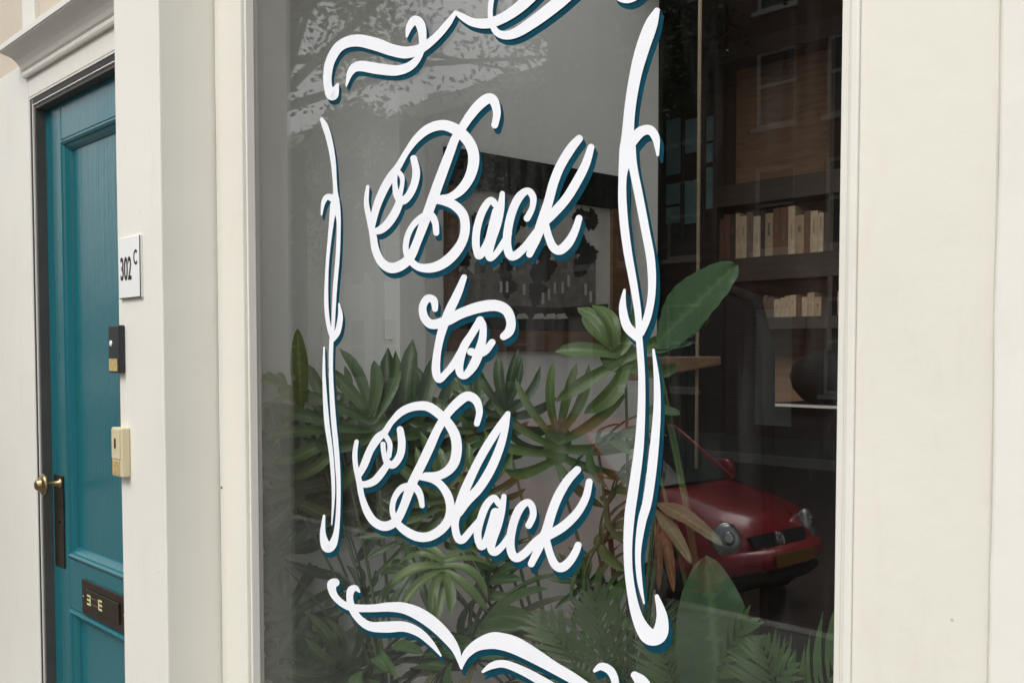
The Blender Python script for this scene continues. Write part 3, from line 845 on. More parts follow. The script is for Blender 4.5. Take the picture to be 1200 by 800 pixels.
# framed picture on the side wall
q = [PX(519, 178, -SB), PX(735, 205, -SB), PX(735, 412, -SB)]
py0, py1, pz1 = q[0].y, q[1].y, (q[0].z + q[1].z) / 2
pz0 = q[2].z - 0.0
pic = thing('framed_picture', (-SB, (py0 + py1) / 2, pz0), 'large framed picture of dark trees and houses on white wall', 'picture')
xf = -SB + 0.03
fr = PX(713, 300, -SB).y
zt2 = PX(600, 229, -SB).z
zb2 = pz0 + 0.10
B(-SB + 0.0005, xf, py0, py1, zt2, pz1).build('frame_rail', M['black'], pic, 0.003)  # same wood as the other members, its shade put into a black colour
B(-SB + 0.0005, xf, py0, py1, pz0, zb2).build('frame_rail', M['walnut'], pic, 0.003)
B(-SB + 0.0005, xf, py0, py0 + 0.07, zb2 + 0.0005, zt2 - 0.0005).build('frame_stile', M['walnut'], pic, 0.003)
B(-SB + 0.0005, xf, fr, py1, zb2 + 0.0005, zt2 - 0.0005).build('frame_stile', M['walnut'], pic, 0.003)
M['print_pale'] = plain('pale print', (0.50, 0.485, 0.44), 0.35, 0, 0.18, 5)
M['print_dark'] = plain('dark print ink', (0.03, 0.03, 0.027), 0.35, 0, 0.5, 14)
M['print_grey'] = plain('grey print ink', (0.17, 0.165, 0.15), 0.35, 0, 0.35, 18)
pr = B(-SB + 0.0005, -SB + 0.012, py0 + 0.0705, fr - 0.0005, zb2 + 0.0006, zt2 - 0.0006).build('print', M['print_pale'], pic)
rp = random.Random(21)
def on_print(pts, lay, mb):
    q = [PX(x, y, -SB + 0.012) for x, y in pts]
    mb.add([(-SB + 0.0123 + lay * 0.00035, min(max(v.y, py0 + 0.072), fr - 0.002), min(max(v.z, zb2 + 0.002), zt2 - 0.002)) for v in q], [tuple(range(len(q)))])
def blob(x, y, rx, ry, lay, mb, n=22):
    on_print([(x + rx * math.cos(6.283 * k / n) * rp.uniform(0.7, 1.15), y + ry * math.sin(6.283 * k / n) * rp.uniform(0.7, 1.15)) for k in range(n)], lay, mb)
mg, md, mw = MB(), MB(), MB()
lay = 0
for x0, x1, y0 in ((532, 556, 322), (556, 578, 308), (578, 604, 318), (604, 628, 300), (628, 650, 312), (650, 676, 292), (676, 698, 306)):      # row of houses
    on_print([(x0, 372), (x1, 372), (x1, y0), ((x0 + x1) / 2, y0 - 10), (x0, y0)], lay, mg); lay += 0.3
for k in range(34):                                                                                          # trees
    lay += 0.3
    blob(rp.choice((rp.uniform(535, 600), rp.uniform(575, 650), rp.uniform(575, 650), rp.uniform(676, 694))), rp.uniform(255, 345), rp.uniform(5, 12), rp.uniform(6, 15), lay, md, 30)
on_print([(525, 362), (600, 358), (650, 361), (712, 356), (712, 405), (525, 405)], lay + 0.4, md)               # quay
for x in (585, 592, 612, 634, 641, 648, 657, 664, 684, 690):
    y = rp.uniform(318, 345)
    on_print([(x, y), (x + 3, y), (x + 3, y + 13), (x, y + 13)], lay + 0.9, mw)
for x in (606, 626, 640, 652):
    on_print([(x, 368), (x + 9, 367), (x + 13, 373), (x - 3, 374)], lay + 0.9, mw)
mg.build('house_row', M['print_grey'], pr); md.build('tree_mass', M['print_dark'], pr); tag(mw.build('highlights', M['print_pale'], pr), kind='stuff')

# bookcase on the back wall
BD = 5.30                      # front of the bookcase
def bz(py, px=900): return PY(px, py, BD).z
bx0, bx1 = PY(838, 415, BD).x, PY(1010, 415, BD).x
bc = thing('bookcase', ((bx0 + bx1) / 2, BD + 0.17, 0.12), 'tall warm wood bookcase with thick shelves in the dark room', 'bookcase')
bzt = bz(60)
for x in (bx0 - 0.03, bx1, (bx0 + bx1) / 2 + 0.28):
    B(x, x + 0.03, BD, BD + 0.1995, 0.12, bzt).build('upright', M['shelf'], bc, 0.002)
B(bx0 + 0.0005, bx1 - 0.0005, BD + 0.20, BD + 0.23, 0.12, bzt).build('back_panel', M['oak'], bc)
shelf_z = []
xm_ = (bx0 + bx1) / 2 + 0.28
for a, b_ in ((bx0 + 0.002, xm_ - 0.003), (xm_ + 0.033, bx1 - 0.002)):
    dd = B(a, b_, BD - 0.02, BD - 0.0045, 0.13, bz(496)).build('added_base_door', M['shelf'], bc, 0.003)  # dark doors added to cover the bright lower part of the back panel
    MB().lathe([(0.012, 0), (0.014, 0.012), (0.006, 0.02)], (b_ - 0.05, BD - 0.02, bz(540)), (0, -1, 0), 12).build('knob', M['brass'], dd)
for p1, p0 in ((210, 236), (300, 328), (372, 386), (480, 494), (590, 604), (40, 62)):
    a, b_ = bz(p1), bz(p0)
    B(bx0 + 0.001, bx1 - 0.001, BD - 0.004, BD + 0.199, b_, a).build('shelf', M['shelf'], bc, 0.002)
    shelf_z.append(a)
book_cols = [('cream', (0.40, 0.31, 0.21)), ('pale tan', (0.30, 0.21, 0.13)), ('rust brown', (0.12, 0.055, 0.03)), ('dark brown', (0.045, 0.028, 0.018)), ('sand', (0.34, 0.25, 0.15)), ('grey brown', (0.12, 0.09, 0.065))]
bm = [plain('book ' + n, c, 0.7, 0, 0.2, 20) for n, c in book_cols]
ORD = 'first second third fourth fifth sixth seventh eighth ninth tenth eleventh twelfth thirteenth fourteenth fifteenth sixteenth seventeenth eighteenth nineteenth twentieth'.split()
def book(x, w, h, d, z, ci, where, pos):
    n = book_cols[ci][0]
    t = thing('book', (x + w / 2, BD + 0.1, z), where % (n, ORD[pos]), 'book', 'books in the bookcase')
    y0 = BD + 0.02
    B(x, x + w, y0, y0 + d, z + 0.0008, z + h).build('cover', bm[ci], t, 0.002)
    a_ = rb.uniform(0.3, 0.6)
    B(x + w * 0.36, x + w * 0.64, y0 - 0.0012, y0 - 0.0003, z + h * a_, z + h * (a_ + rb.uniform(0.15, 0.32))).build('spine_label', bm[1 if ci in (0, 4) else 5 if ci in (1, 2) else 2], t)
    return t
rb = random.Random(3)
mid = (bx0 + bx1) / 2 + 0.28
def row(z, x0, x1, hs, tall, txt):
    x = x0
    k = 0
    while x < x1 - 0.05:
        w = rb.uniform(*tall)
        if x + w > x1: break
        book(x, w - 0.001, rb.uniform(*hs), rb.uniform(0.12, 0.17), z, rb.choice((0, 4, 0, 1, 2, 3, 5)), txt, k)
        x += w
        k += 1
row(shelf_z[1], bx0 + 0.01, mid - 0.02, (0.22, 0.285), (0.025, 0.06), 'upright %s book, %s from the cupboard, before the divider of the middle shelf')
row(shelf_z[1], mid + 0.05, bx1 - 0.14, (0.18, 0.26), (0.03, 0.05), 'upright %s book, %s past the bookcase divider on the middle shelf')
row(shelf_z[2], bx0 + 0.30, mid - 0.02, (0.10, 0.14), (0.03, 0.05), 'low %s book, %s from the cupboard on the narrow shelf')
row(shelf_z[2], mid + 0.05, bx1 - 0.10, (0.10, 0.14), (0.03, 0.05), 'low %s book, %s past the bookcase divider on the narrow shelf')

# tall glazed cupboard left of the bookcase
g0, g1 = PY(765, 415, BD).x, PY(834, 415, BD).x
gz1, gz0 = bz(118, 800), bz(275, 800)
cup = thing('glazed_cupboard', ((g0 + g1) / 2, BD + 0.2, 0.12), 'tall dark cupboard with dull teal panes beside the bookcase', 'cupboard')
B(g0, g1 - 0.001, BD + 0.05, RY1 - 0.01, 0.12, gz1 + 0.1).build('carcass', M['shelf'], cup, 0.003)
cols = [(775, 793), (797, 812), (822, 833)]
rows = [[(140, 205), (216, 240), (243, 262)], [(140, 180), (212, 262)], [(136, 165), (168, 190), (196, 245)]]
for (a, b_), rr in zip(cols, rows):
    for r0, r1 in rr:
        xa, xb = PY(a, 300, BD).x, PY(b_, 300, BD).x
        B(xa, xb, BD + 0.042, BD + 0.0495, bz(r1, a), bz(r0, a)).build('pane', M['teal_panel'], cup, 0.001)
for a in (794.5, 816, 819):
    x = PY(a, 300, BD).x
    B(x - 0.008, x + 0.008, BD + 0.03, BD + 0.0495, gz0, gz1).build('glazing_bar', M['shelf'], cup, 0.001)

# high counter with a pale edge, two chairs and a bowl
CD = 4.60
cz = PY(940, 472, CD).z
cx0, cx1 = PY(893, 470, CD).x, PY(1060, 470, CD).x
ct = thing('counter', ((cx0 + cx1) / 2, CD + 0.2, 0.12), 'high dark counter with a thin pale edge in front of bookcase', 'counter')
B(cx0 + 0.02, cx1 - 0.02, CD + 0.03, CD + 0.42, 0.12, cz - 0.03).build('body', M['black'], ct, 0.003)
B(cx0, cx1, CD, CD + 0.45, cz - 0.03, cz - 0.008).build('top', M['black'], ct, 0.002)
B(cx0, cx1, CD - 0.006, CD - 0.0004, cz - 0.022, cz - 0.008).build('edge_strip', M['trim'], ct)
bw = PY(962, 460, CD + 0.2)
mb = MB().lathe([(0.06, 0), (0.10, 0.02), (0.15, 0.08), (0.165, 0.14), (0.15, 0.20), (0.10, 0.245), (0.05, 0.262), (0.045, 0.275)], (bw.x, CD + 0.21, cz - 0.0078), (0, 0, 1), 28)
tag(mb.build('round_vase', M['black'], origin=Vector((bw.x, CD + 0.21, cz - 0.0078))), 'round black vase standing on the high counter', 'vase')
def tall_chair(px, py_top, D, label):
    p = PY(px, py_top, D)
    t = thing('high_backed_chair', (p.x, D, 0.12), label, 'chair', None)
    x, z1 = p.x, p.z
    MB().tube([(x - 0.24, D, 0.9), (x - 0.23, D, z1 - 0.3), (x - 0.16, D, z1 - 0.06), (x, D, z1), (x + 0.16, D, z1 - 0.06), (x + 0.23, D, z1 - 0.3), (x + 0.24, D, 0.9)], 0.03, 8).build('back_frame', M['black'], t)
    mb = MB()
    outline = [(-0.235, 0.9), (-0.225, z1 - 0.3), (-0.16, z1 - 0.06), (0, z1), (0.16, z1 - 0.06), (0.225, z1 - 0.3), (0.235, 0.9)]
    n = len(outline)
    vs = [(x + a, D - 0.02, z) for a, z in outline] + [(x + a, D + 0.02, z) for a, z in outline]
    fs = [tuple(range(n)), tuple(range(n, 2 * n))[::-1]] + [(k, (k + 1) % n, n + (k + 1) % n, n + k) for k in range(n)]
    mb.add(vs, fs)
    mb.build('backrest', M['black'], t)
    B(x - 0.25, x + 0.25, D - 0.45, D + 0.03, 0.82, 0.90).build('seat', M['black'], t, 0.02)
    for sx_ in (-0.22, 0.22):
        for sy in (-0.42, 0.0):
            MB().tube([(x + sx_, D + sy, 0.12), (x + sx_, D + sy, 0.82)], 0.02, 8).build('leg', M['black'], t)
tall_chair(852, 338, 4.0, 'black high-backed chair beside the bookcase')

# hanging plank shelf on a cord
HD = 2.95
pc = PY(817, 425, HD)
hp = thing('hanging_shelf', (pc.x, HD, PY(817, 440, HD).z), 'wooden plank shelf hanging on a pale cord in the dark room', 'shelf')
e0, e1 = PY(742, 430, HD - 0.25), PY(851, 424, HD + 0.02)
mb = MB()
zt_ = PY(817, 417.5, HD).z
d = Vector((e1.x - e0.x, e1.y - e0.y, 0)).normalized()
nrm = Vector((-d.y, d.x, 0))
pts = [Vector((e0.x, e0.y, 0)), Vector((e1.x, e1.y, 0))]
vs = []
for lv in (0, 1):
    for a, w0, w1, th in ((pts[0], 0, 0.22, 0.085), (pts[1], 0.05, 0.17, 0.03)):
        z = zt_ if lv else zt_ - th
        vs += [(a.x + nrm.x * w0, a.y + nrm.y * w0, z), (a.x + nrm.x * w1, a.y + nrm.y * w1, z)]
mb.add(vs, [(0, 1, 3, 2), (4, 6, 7, 5), (0, 2, 6, 4), (1, 5, 7, 3), (0, 4, 5, 1), (2, 3, 7, 6)])
M['plank'] = wood('brown plank', (0.15, 0.085, 0.045), (0.22, 0.13, 0.07), 0.6, (3, 3, 10))
mb.build('plank', M['plank'], hp, 0.006)
M['cord'] = plain('pale cord', (0.27, 0.21, 0.14), 0.8)
cb0 = PY(816, 548, HD)
MB().tube([(pc.x, HD, cb0.z), (pc.x, HD, EYE), (pc.x, HD, RZ)], 0.0065, 8).build('cord', M['cord'], hp)

# ------------------------------------------------------------------ plants in the window
rl = random.Random(11)
def frame_of(base, tip, face=0.6):
    y = (tip - base)
    L = y.length
    y = y.normalized()
    tocam = (CAM - base).normalized()
    n = tocam * face + Vector((0, 0, 1)) * (1 - face)
    n = (n - y * n.dot(y)).normalized()
    x = y.cross(n)
    return base, x, y, n, L
def leaf_lobed(base, tip, nl=5, wid=1.0, droop=0.35, face=0.55, fan=1.0, r=rl):
    o, X, Y, Z, L = frame_of(base, tip, face)
    mb = MB()
    def W(a, b, c):
        rr = a * a + b * b
        return o + X * (a * L) + Y * (b * L) + Z * ((c - droop * rr * 0.5) * L)
    lobes = [(0.30, 0.0, 0.74)]
    for i in range(nl):
        f = i / max(nl - 1, 1)
        ang = math.radians(128 - 104 * f)
        oy = 0.02 + 0.28 * f
        ln = (0.50 + 0.30 * math.sin(math.pi * (0.25 + 0.6 * f))) * fan
        for s in (-1, 1):
            lobes.append((oy, s * (ang + r.uniform(-0.09, 0.09)), ln * r.uniform(0.86, 1.08)))
    mb.rib = []
    for k, (oy, ang, ln) in enumerate(lobes):
        vs = []
        n = 10
        bend = r.uniform(-0.22, 0.22) - 0.14 * (1 if ang > 0 else -1 if ang < 0 else 0)
        dr, tw, up = r.uniform(-0.05, 0.42), r.uniform(-0.35, 0.35), r.uniform(0.0, 0.10)
        wl = wid * r.uniform(0.85, 1.15)
        for i in range(n):
            t = i / (n - 1)
            w = 0.060 * wl * (0.70 + 0.75 * t) if t < 0.55 else 0.060 * wl * 1.11 * max(0.0, 1 - ((t - 0.55) / 0.45) ** 2.8) ** 0.6
            w = max(w, 0.003)
            th = ang + bend * t * t
            d0, d1 = math.sin(th), math.cos(th)
            cx_, cy_ = d0 * ln * t, oy + d1 * ln * t
            lift = 0.0015 * k + up * math.sin(math.pi * t) - dr * ln * t ** 3 * 0.6
            for q, dz, rv in ((-1, 0.55, 0.0), (-0.5, 0.22, 0.5), (0, 0.0, 1.0), (0.5, 0.22, 0.5), (1, 0.55, 0.0)):
                vs.append(W(cx_ + d1 * q * w, cy_ - d0 * q * w, dz * w * 0.8 + lift + q * w * tw * t))
                mb.rib.append(rv)
        fs = []
        for i in range(n - 1):
            for q in range(4):
                a = i * 5 + q
                fs.append((a, a + 1, a + 6, a + 5))
        mb.add(vs, fs, True)
    # the undivided heart of the blade
    hv = [W(0, -0.03, 0.03)]
    m_ = 14
    for i in range(m_):
        a = 2 * math.pi * i / m_
        hv.append(W(0.15 * wid * math.sin(a) * fan, 0.20 + 0.24 * math.cos(a), 0.026))
    mb.add([hv[0]] + hv[1:] + [W(0, 0.2, 0.02)], [(m_ + 1, 1 + i, 1 + (i + 1) % m_) for i in range(m_)], True)
    return mb
def leaf_paddle(base, tip, width=0.36, droop=0.25, face=0.6, cup=0.10):
    o, X, Y, Z, L = frame_of(base, tip, face)
    vs, fs = [], []
    n, m_ = 37, 9
    for i in range(n):
        t = i / (n - 1)
        w = width * 0.5 * (math.sin(math.pi * t) ** 0.58 if 0 < t < 1 else 0.0)
        w = max(w, 0.004)
        for j in range(m_):
            s = 2 * j / (m_ - 1) - 1
            z = cup * abs(s) * w * 1.6 + 0.006 * math.sin(t * 57 - abs(s) * 6) * abs(s) + 0.02 * math.sin(t * 9 + s * 2) * abs(s) - droop * t * t * 0.5
            vs.append(o + X * (s * w * L) + Y * (t * L) + Z * (z * L))
    for i in range(n - 1):
        for j in range(m_ - 1):
            a = i * m_ + j
            fs.append((a, a + 1, a + m_ + 1, a + m_))
    mb = MB().add(vs, fs, True)
    mb.rib = [max(1.0 - abs(2 * j / (m_ - 1) - 1), 0.93 if (i - abs(j - 4)) % 4 == 0 else 0.0) for i in range(n) for j in range(m_)]
    return mb
def leaf_frond(base, tip, n=16, lw=0.030, ll=0.42, droop=0.5, face=0.5, r=rl):
    o, X, Y, Z, L = frame_of(base, tip, face)
    mb = MB()
    pts = []
    for i in range(9):
        t = i / 8
        pts.append(o + Y * (t * L) - Z * (droop * t * t * L * 0.4))
    mb.tube(pts, [0.004 * (1 - 0.8 * i / 8) + 0.0006 for i in range(9)], 5)
    for i in range(n):
        t = 0.12 + 0.86 * i / (n - 1)
        c = o + Y * (t * L) - Z * (droop * t * t * L * 0.4)
        for s in (-1, 1):
            l = ll * L * math.sin(math.pi * (0.18 + 0.75 * t)) * r.uniform(0.85, 1.1)
            a = math.radians(62 - 34 * t) + r.uniform(-0.1, 0.1)
            d = X * (s * math.sin(a)) + Y * math.cos(a)
            sd_ = d.cross(Z).normalized()
            vs, fs = [], []
            for k in range(5):
                u = k / 4
                w = lw * L * 0.5 * (math.sin(math.pi * (0.12 + 0.86 * u)))
                p = c + d * (l * u) - Z * (0.35 * l * u * u) + Z * (0.001 * i)
                vs += [p - sd_ * w, p + sd_ * w]
            for k in range(4):
                fs.append((2 * k, 2 * k + 1, 2 * k + 3, 2 * k + 2))
            mb.add(vs, fs, True)
    return mb
def petiole(root, base, r0=0.008, sag=0.0):
    a, b_ = Vector(root), Vector(base)
    pts = []
    for i in range(9):
        t = i / 8
        p = a.lerp(b_, t)
        p.z += 0.10 * (b_ - a).length * math.sin(math.pi * t) * (1 if sag >= 0 else -1)
        pts.append(p)
    return MB().tube(pts, [r0 * (1 - 0.5 * i / 8) for i in range(9)], 6)
def plant(name, x, y, label, potr=0.16, poth=0.26, group=None):
    t = thing(name, (x, y, 0.36), label, 'plant', group)
    p = MB().lathe([(potr * 0.72, 0), (potr * 0.80, 0.01), (potr, poth - 0.03), (potr * 1.06, poth - 0.028), (potr * 1.06, poth), (potr * 0.95, poth), (potr * 0.93, poth - 0.03), (0.01, poth - 0.03)], (x, y, 0.3602), (0, 0, 1), 28).build('pot', M['pot'], t)
    MB().lathe([(potr * 0.92, 0), (potr * 0.5, 0.012), (0.01, 0.016)], (x, y, 0.3602 + poth - 0.0295), (0, 0, 1), 20).build('soil', M['soil'], p)
    return t, Vector((x, y, 0.36 + poth - 0.02))
def put_leaf(t, root, bpx, tpx, D0, D1, kind='lobed', mat='leaf', pr=0.007, **k):
    if mat == 'leaf' and rl.random() < 0.3: mat = 'leaf_fresh'
    base, tip = PY(bpx[0], bpx[1], D0), PY(tpx[0], tpx[1], D1)
    fn = {'lobed': leaf_lobed, 'paddle': leaf_paddle, 'frond': leaf_frond}[kind]
    lf = fn(base, tip, **k).build('leaf', M[mat], t)
    petiole(root, base, pr).build('stem', M['stem'], lf)
    return lf

# philodendron nearest the pilaster
pL, rL = plant('philodendron', -2.72, 1.97, 'split-leaved green philodendron hugging the white interior pier')
for b_, tp, d0, d1, kw in [
    ((440, 520), (420, 408), 1.95, 1.90, {}),
    ((398, 520), (362, 424), 1.88, 1.84, {}),
    ((345, 590), (312, 462), 1.80, 1.78, {'nl': 4}),
    ((330, 660), (303, 560), 1.79, 1.77, {'nl': 4}),
    ((345, 740), (306, 640), 1.79, 1.77, {}),
    ((372, 800), (330, 700), 1.82, 1.79, {}),
    ((372, 600), (352, 520), 1.90, 1.86, {}),
    ((405, 610), (395, 500), 2.00, 1.96, {}),
    ((395, 800), (392, 735), 1.85, 1.74, {}),
    ((445, 790), (470, 745), 1.90, 1.78, {}),
    ((430, 700), (382, 672), 1.95, 1.84, {}),
    ((330, 815), (350, 735), 1.79, 1.77, {}),
]:
    put_leaf(pL, rL, b_, tp, d0, d1, **kw)
put_leaf(pL, rL, (353, 480), (349, 386), 1.80, 1.78, 'paddle', 'leaf_yellow', width=0.22)
put_leaf(pL, rL, (352, 470), (298, 428), 1.84, 1.79, 'lobed', 'leaf_yellow', nl=3, wid=0.8)
# philodendron in the middle
pM, rM = plant('philodendron', -2.15, 2.20, 'dense split-leaved green philodendron behind the painted words')
for b_, tp, d0, d1, kw in [
    ((470, 560), (478, 412), 2.10, 2.05, {}),
    ((505, 540), (500, 430), 2.18, 2.15, {}),
    ((560, 520), (540, 425), 2.25, 2.22, {}),
    ((590, 500), (600, 420), 2.30, 2.26, {}),
    ((450, 610), (420, 520), 2.05, 2.00, {}),
    ((520, 600), (500, 510), 2.10, 2.05, {}),
    ((565, 590), (560, 520), 2.15, 2.10, {}),
    ((480, 640), (440, 590), 2.02, 1.95, {}),
    ((545, 640), (560, 580), 2.08, 2.02, {}),
    ((520, 655), (515, 715), 1.95, 1.82, {'nl': 5, 'wid': 1.1}),
    ((500, 665), (430, 690), 1.95, 1.85, {}),
    ((545, 765), (600, 690), 1.95, 1.85, {'nl': 5}),
    ((560, 760), (640, 735), 1.92, 1.85, {'mat': 'leaf_pale', 'nl': 3}),
    ((480, 800), (530, 745), 1.95, 1.82, {}),
    ((430, 830), (440, 760), 1.85, 1.74, {}),
    ((600, 800), (640, 760), 2.00, 1.90, {}),
    ((560, 700), (600, 650), 2.10, 2.05, {}),
]:
    put_leaf(pM, rM, b_, tp, d0, d1, **kw)
# taller, umbrella-leaved plant to the right of the words
pR, rR = plant('umbrella_plant', -1.82, 2.12, 'tall plant with umbrella-like fingered leaves on long stems')
for b_, tp, d0, d1, kw in [
    ((650, 540), (668, 436), 2.02, 1.98, {'nl': 5, 'wid': 0.85, 'fan': 1.15}),
    ((733, 432), (690, 352), 2.05, 2.00, {'nl': 4, 'wid': 1.5, 'fan': 1.1}),
    ((700, 520), (752, 500), 2.08, 2.02, {'nl': 3, 'wid': 0.9}),
    ((712, 590), (742, 545), 2.08, 2.02, {'nl': 3, 'wid': 0.9}),
    ((700, 640), (745, 600), 2.10, 2.04, {'nl': 4}),
    ((690, 690), (650, 650), 2.10, 2.02, {}),
    ((700, 720), (735, 660), 2.06, 2.00, {}),
]:
    put_leaf(pR, rR, b_, tp, d0, d1, **kw)
put_leaf(pR, rR, (768, 588), (834, 612), 1.98, 1.90, 'paddle', 'leaf_pale', width=0.17, droop=0.5)
put_leaf(pR, rR, (768, 596), (806, 640), 1.98, 1.90, 'paddle', 'leaf_pale', width=0.18, droop=0.5)
put_leaf(pR, rR, (776, 600), (790, 690), 1.98, 1.92, 'paddle', 'leaf_dry', width=0.13, droop=0.2)
put_leaf(pR, rR, (772, 606), (772, 690), 2.00, 1.95, 'paddle', 'leaf_dry', width=0.12, droop=0.2)
# bird of paradise with paddle leaves
pB, rB = plant('paddle_leaf_plant', -1.45, 2.08, 'plant with broad paddle-shaped blue green leaves before the dark room', 0.14)
for b_, tp, d0, d1, w in [
    ((768, 405), (857, 309), 1.95, 1.92, 0.46),
    ((765, 420), (826, 371), 1.95, 1.92, 0.26),
    ((765, 412), (808, 399), 1.95, 1.92, 0.24),
    ((750, 480), (794, 480), 1.98, 1.92, 0.22),
    ((850, 880), (828, 654), 1.80, 1.76, 0.40),
]:
    put_leaf(pB, rB, b_, tp, d0, d1, 'paddle', 'leaf_blue', width=w, droop=0.12)
# small palms at the foot of the window
for (x, y, lab, fr_) in [
    (-1.70, 1.88, 'low feathery palm at the foot of the window below the word Black', [((700, 820), (640, 720)), ((715, 820), (700, 705)), ((720, 815), (765, 730)), ((725, 830), (800, 765)), ((690, 830), (610, 775))]),
    (-1.28, 1.80, 'low feathery palm beside the paddle leaves over the street reflection', [((800, 860), (850, 735)), ((800, 850), (775, 745)), ((860, 870), (905, 780)), ((930, 880), (985, 745)), ((930, 880), (900, 760))]),
]:
    pt, rt = plant('parlour_palm', x, y, lab, 0.10, 0.18)
    for b_, tp in fr_:
        put_leaf(pt, rt, b_, tp, y, y - 0.05, 'frond', 'leaf', pr=0.004, n=13, lw=0.052, ll=0.52)

# ------------------------------------------------------------------ street across (seen in the glass): car, trees, houses
def make_car(loc):
    """small rounded hatchback, front towards +X, resting at z = loc.z"""
    car = thing('parked_car', loc, 'small red hatchback parked at the kerb, mirrored in the shop window', 'car')
    ox, oy, oz = loc
    def sec(x, zb_, zt_, w0, w1, n=10):
        """body cross-section from sill to top edge, rounded"""
        pts = []
        for s in (1, -1):
            side = []
            for k in range(n):
                t = k / (n - 1)
                z = zb_ + (zt_ - zb_) * t
                bulge = math.sin(math.pi * min(1, 0.12 + 0.62 * t))
                w = w0 + (w1 - w0) * t ** 3 + 0.05 * bulge - 0.05
                side.append((x, s * w, z))
            pts.append(side)
        return pts[0] + pts[1][::-1]
    L = 3.45
    # stations from nose to tail: x, bottom, top, half width bottom, half width top
    st = [(-0.02, 0.34, 0.60, 0.55, 0.46), (-0.08, 0.28, 0.68, 0.68, 0.58), (-0.20, 0.24, 0.745, 0.76, 0.66), (-0.40, 0.23, 0.80, 0.80, 0.70), (-0.70, 0.23, 0.865, 0.815, 0.72), (-0.95, 0.23, 0.92, 0.82, 0.735), (-1.3, 0.23, 0.94, 0.82, 0.74), (-2.0, 0.23, 0.95, 0.82, 0.74), (-2.8, 0.24, 0.96, 0.81, 0.73), (-3.25, 0.28, 0.95, 0.77, 0.69), (-3.42, 0.36, 0.90, 0.70, 0.62)]
    vs, fs = [], []
    secs = [sec(*s) for s in st]
    n = len(secs[0])
    for s in secs: vs += s
    for i in range(len(secs) - 1):
        for k in range(n):
            k2 = (k + 1) % n
            fs.append((i * n + k, i * n + k2, (i + 1) * n + k2, (i + 1) * n + k))
    fs.append(tuple(range(n))[::-1]); fs.append(tuple((len(secs) - 1) * n + k for k in range(n)))
    def P(v): return Vector((ox + v[0], oy + v[1], oz + v[2]))
    body = MB().add([P(v) for v in vs], fs, True).build('body', M['car_red'], car)
    # greenhouse: roof and pillars in red, panes of glass set in
    rb_ = [(-0.98, 0.72, 0.925), (-1.52, 0.60, 1.36), (-1.75, 0.575, 1.41), (-2.5, 0.565, 1.43), (-3.0, 0.56, 1.38), (-3.32, 0.66, 0.96)]
    vs, fs = [], []
    prof = [(x, w, z) for x, w, z in rb_]
    for x, w, z in prof:
        vs += [P((x, w, z)), P((x, 0.0, z + 0.022)), P((x, -w, z))]
    for i in range(len(prof) - 1):
        if i in (0, 4): continue
        for k in range(2):
            a = i * 3 + k
            fs.append((a, a + 1, a + 4, a + 3))
    MB().add(vs, fs, True).build('roof', M['car_red'], car)
    def quad(name, pts, mat, parent, th=0.006):
        pts = [P(p) for p in pts]
        nn = (pts[1] - pts[0]).cross(pts[2] - pts[0]).normalized() * th
        m_ = len(pts)
        vs = pts + [p - nn for p in pts]
        fs = [tuple(range(m_)), tuple(range(m_, 2 * m_))[::-1]] + [(k, m_ + k, m_ + (k + 1) % m_, (k + 1) % m_) for k in range(m_)]
        return MB().add(vs, fs).build(name, mat, parent)
    quad('windscreen', [(-0.98, 0.70, 0.93), (-0.93, 0.0, 0.945), (-0.98, -0.70, 0.93), (-1.52, -0.585, 1.365), (-1.50, 0, 1.385), (-1.52, 0.585, 1.365)], M['car_glass'], car)
    quad('rear_window', [(-3.32, 0.64, 0.97), (-3.0, 0.55, 1.38), (-3.0, -0.55, 1.38), (-3.32, -0.64, 0.97)], M['car_glass'], car)
    for s in (1, -1):
        quad('side_window', [(-1.06, s * 0.735, 0.945), (-1.55, s * 0.605, 1.35), (-2.05, s * 0.585, 1.385), (-2.05, s * 0.74, 0.95)], M['car_glass'], car)
        quad('side_window', [(-2.13, s * 0.74, 0.955), (-2.13, s * 0.585, 1.385), (-2.92, s * 0.57, 1.365), (-3.2, s * 0.69, 0.965)], M['car_glass'], car)
        MB().tube([P((-0.96, s * 0.735, 0.92)), P((-1.53, s * 0.60, 1.36)), P((-2.1, s * 0.585, 1.40)), P((-2.98, s * 0.565, 1.375)), P((-3.3, s * 0.68, 0.95))], 0.028, 8).build('roof_pillar', M['car_red'], car)
        MB().tube([P((-2.09, s * 0.745, 0.94)), P((-2.09, s * 0.588, 1.39))], 0.025, 6).build('roof_pillar', M['car_black'], car)
        # round headlights with a bright ring and inner reflector
        hx, hy, hz = -0.085, s * 0.575, 0.635
        ax = Vector((0.92, s * 0.26, 0.26)).normalized()
        hl = MB().lathe([(0.125, -0.10), (0.130, 0.0), (0.122, 0.014), (0.095, 0.026), (0.05, 0.033), (0.005, 0.035)], P((hx, hy, hz)), ax, 24).build('headlight', M['lamp_glass'], car)
        MB().lathe([(0.132, -0.06), (0.138, 0.004), (0.128, 0.014)], P((hx, hy, hz)), ax, 24).build('ring', M['chrome'], hl)
        for r2, off in ((0.055, 0.012),):
            MB().lathe([(r2, 0.0), (r2 * 0.95, 0.004), (r2 * 0.5, 0.006), (0.003, 0.0065)], P((hx, hy, hz)) + ax * 0.030 + Vector((0, off * 0.6, off)), ax, 16).build('lamp', M['chrome'] if r2 > 0.04 else M['car_black'], hl)
        # bonnet shut line and door shut lines
        MB().tube([P((-0.14, s * 0.40, 0.725)), P((-0.40, s * 0.60, 0.797)), P((-0.70, s * 0.675, 0.868)), P((-0.95, s * 0.70, 0.925))], 0.006, 5).build('shut_line', M['car_black'], car)
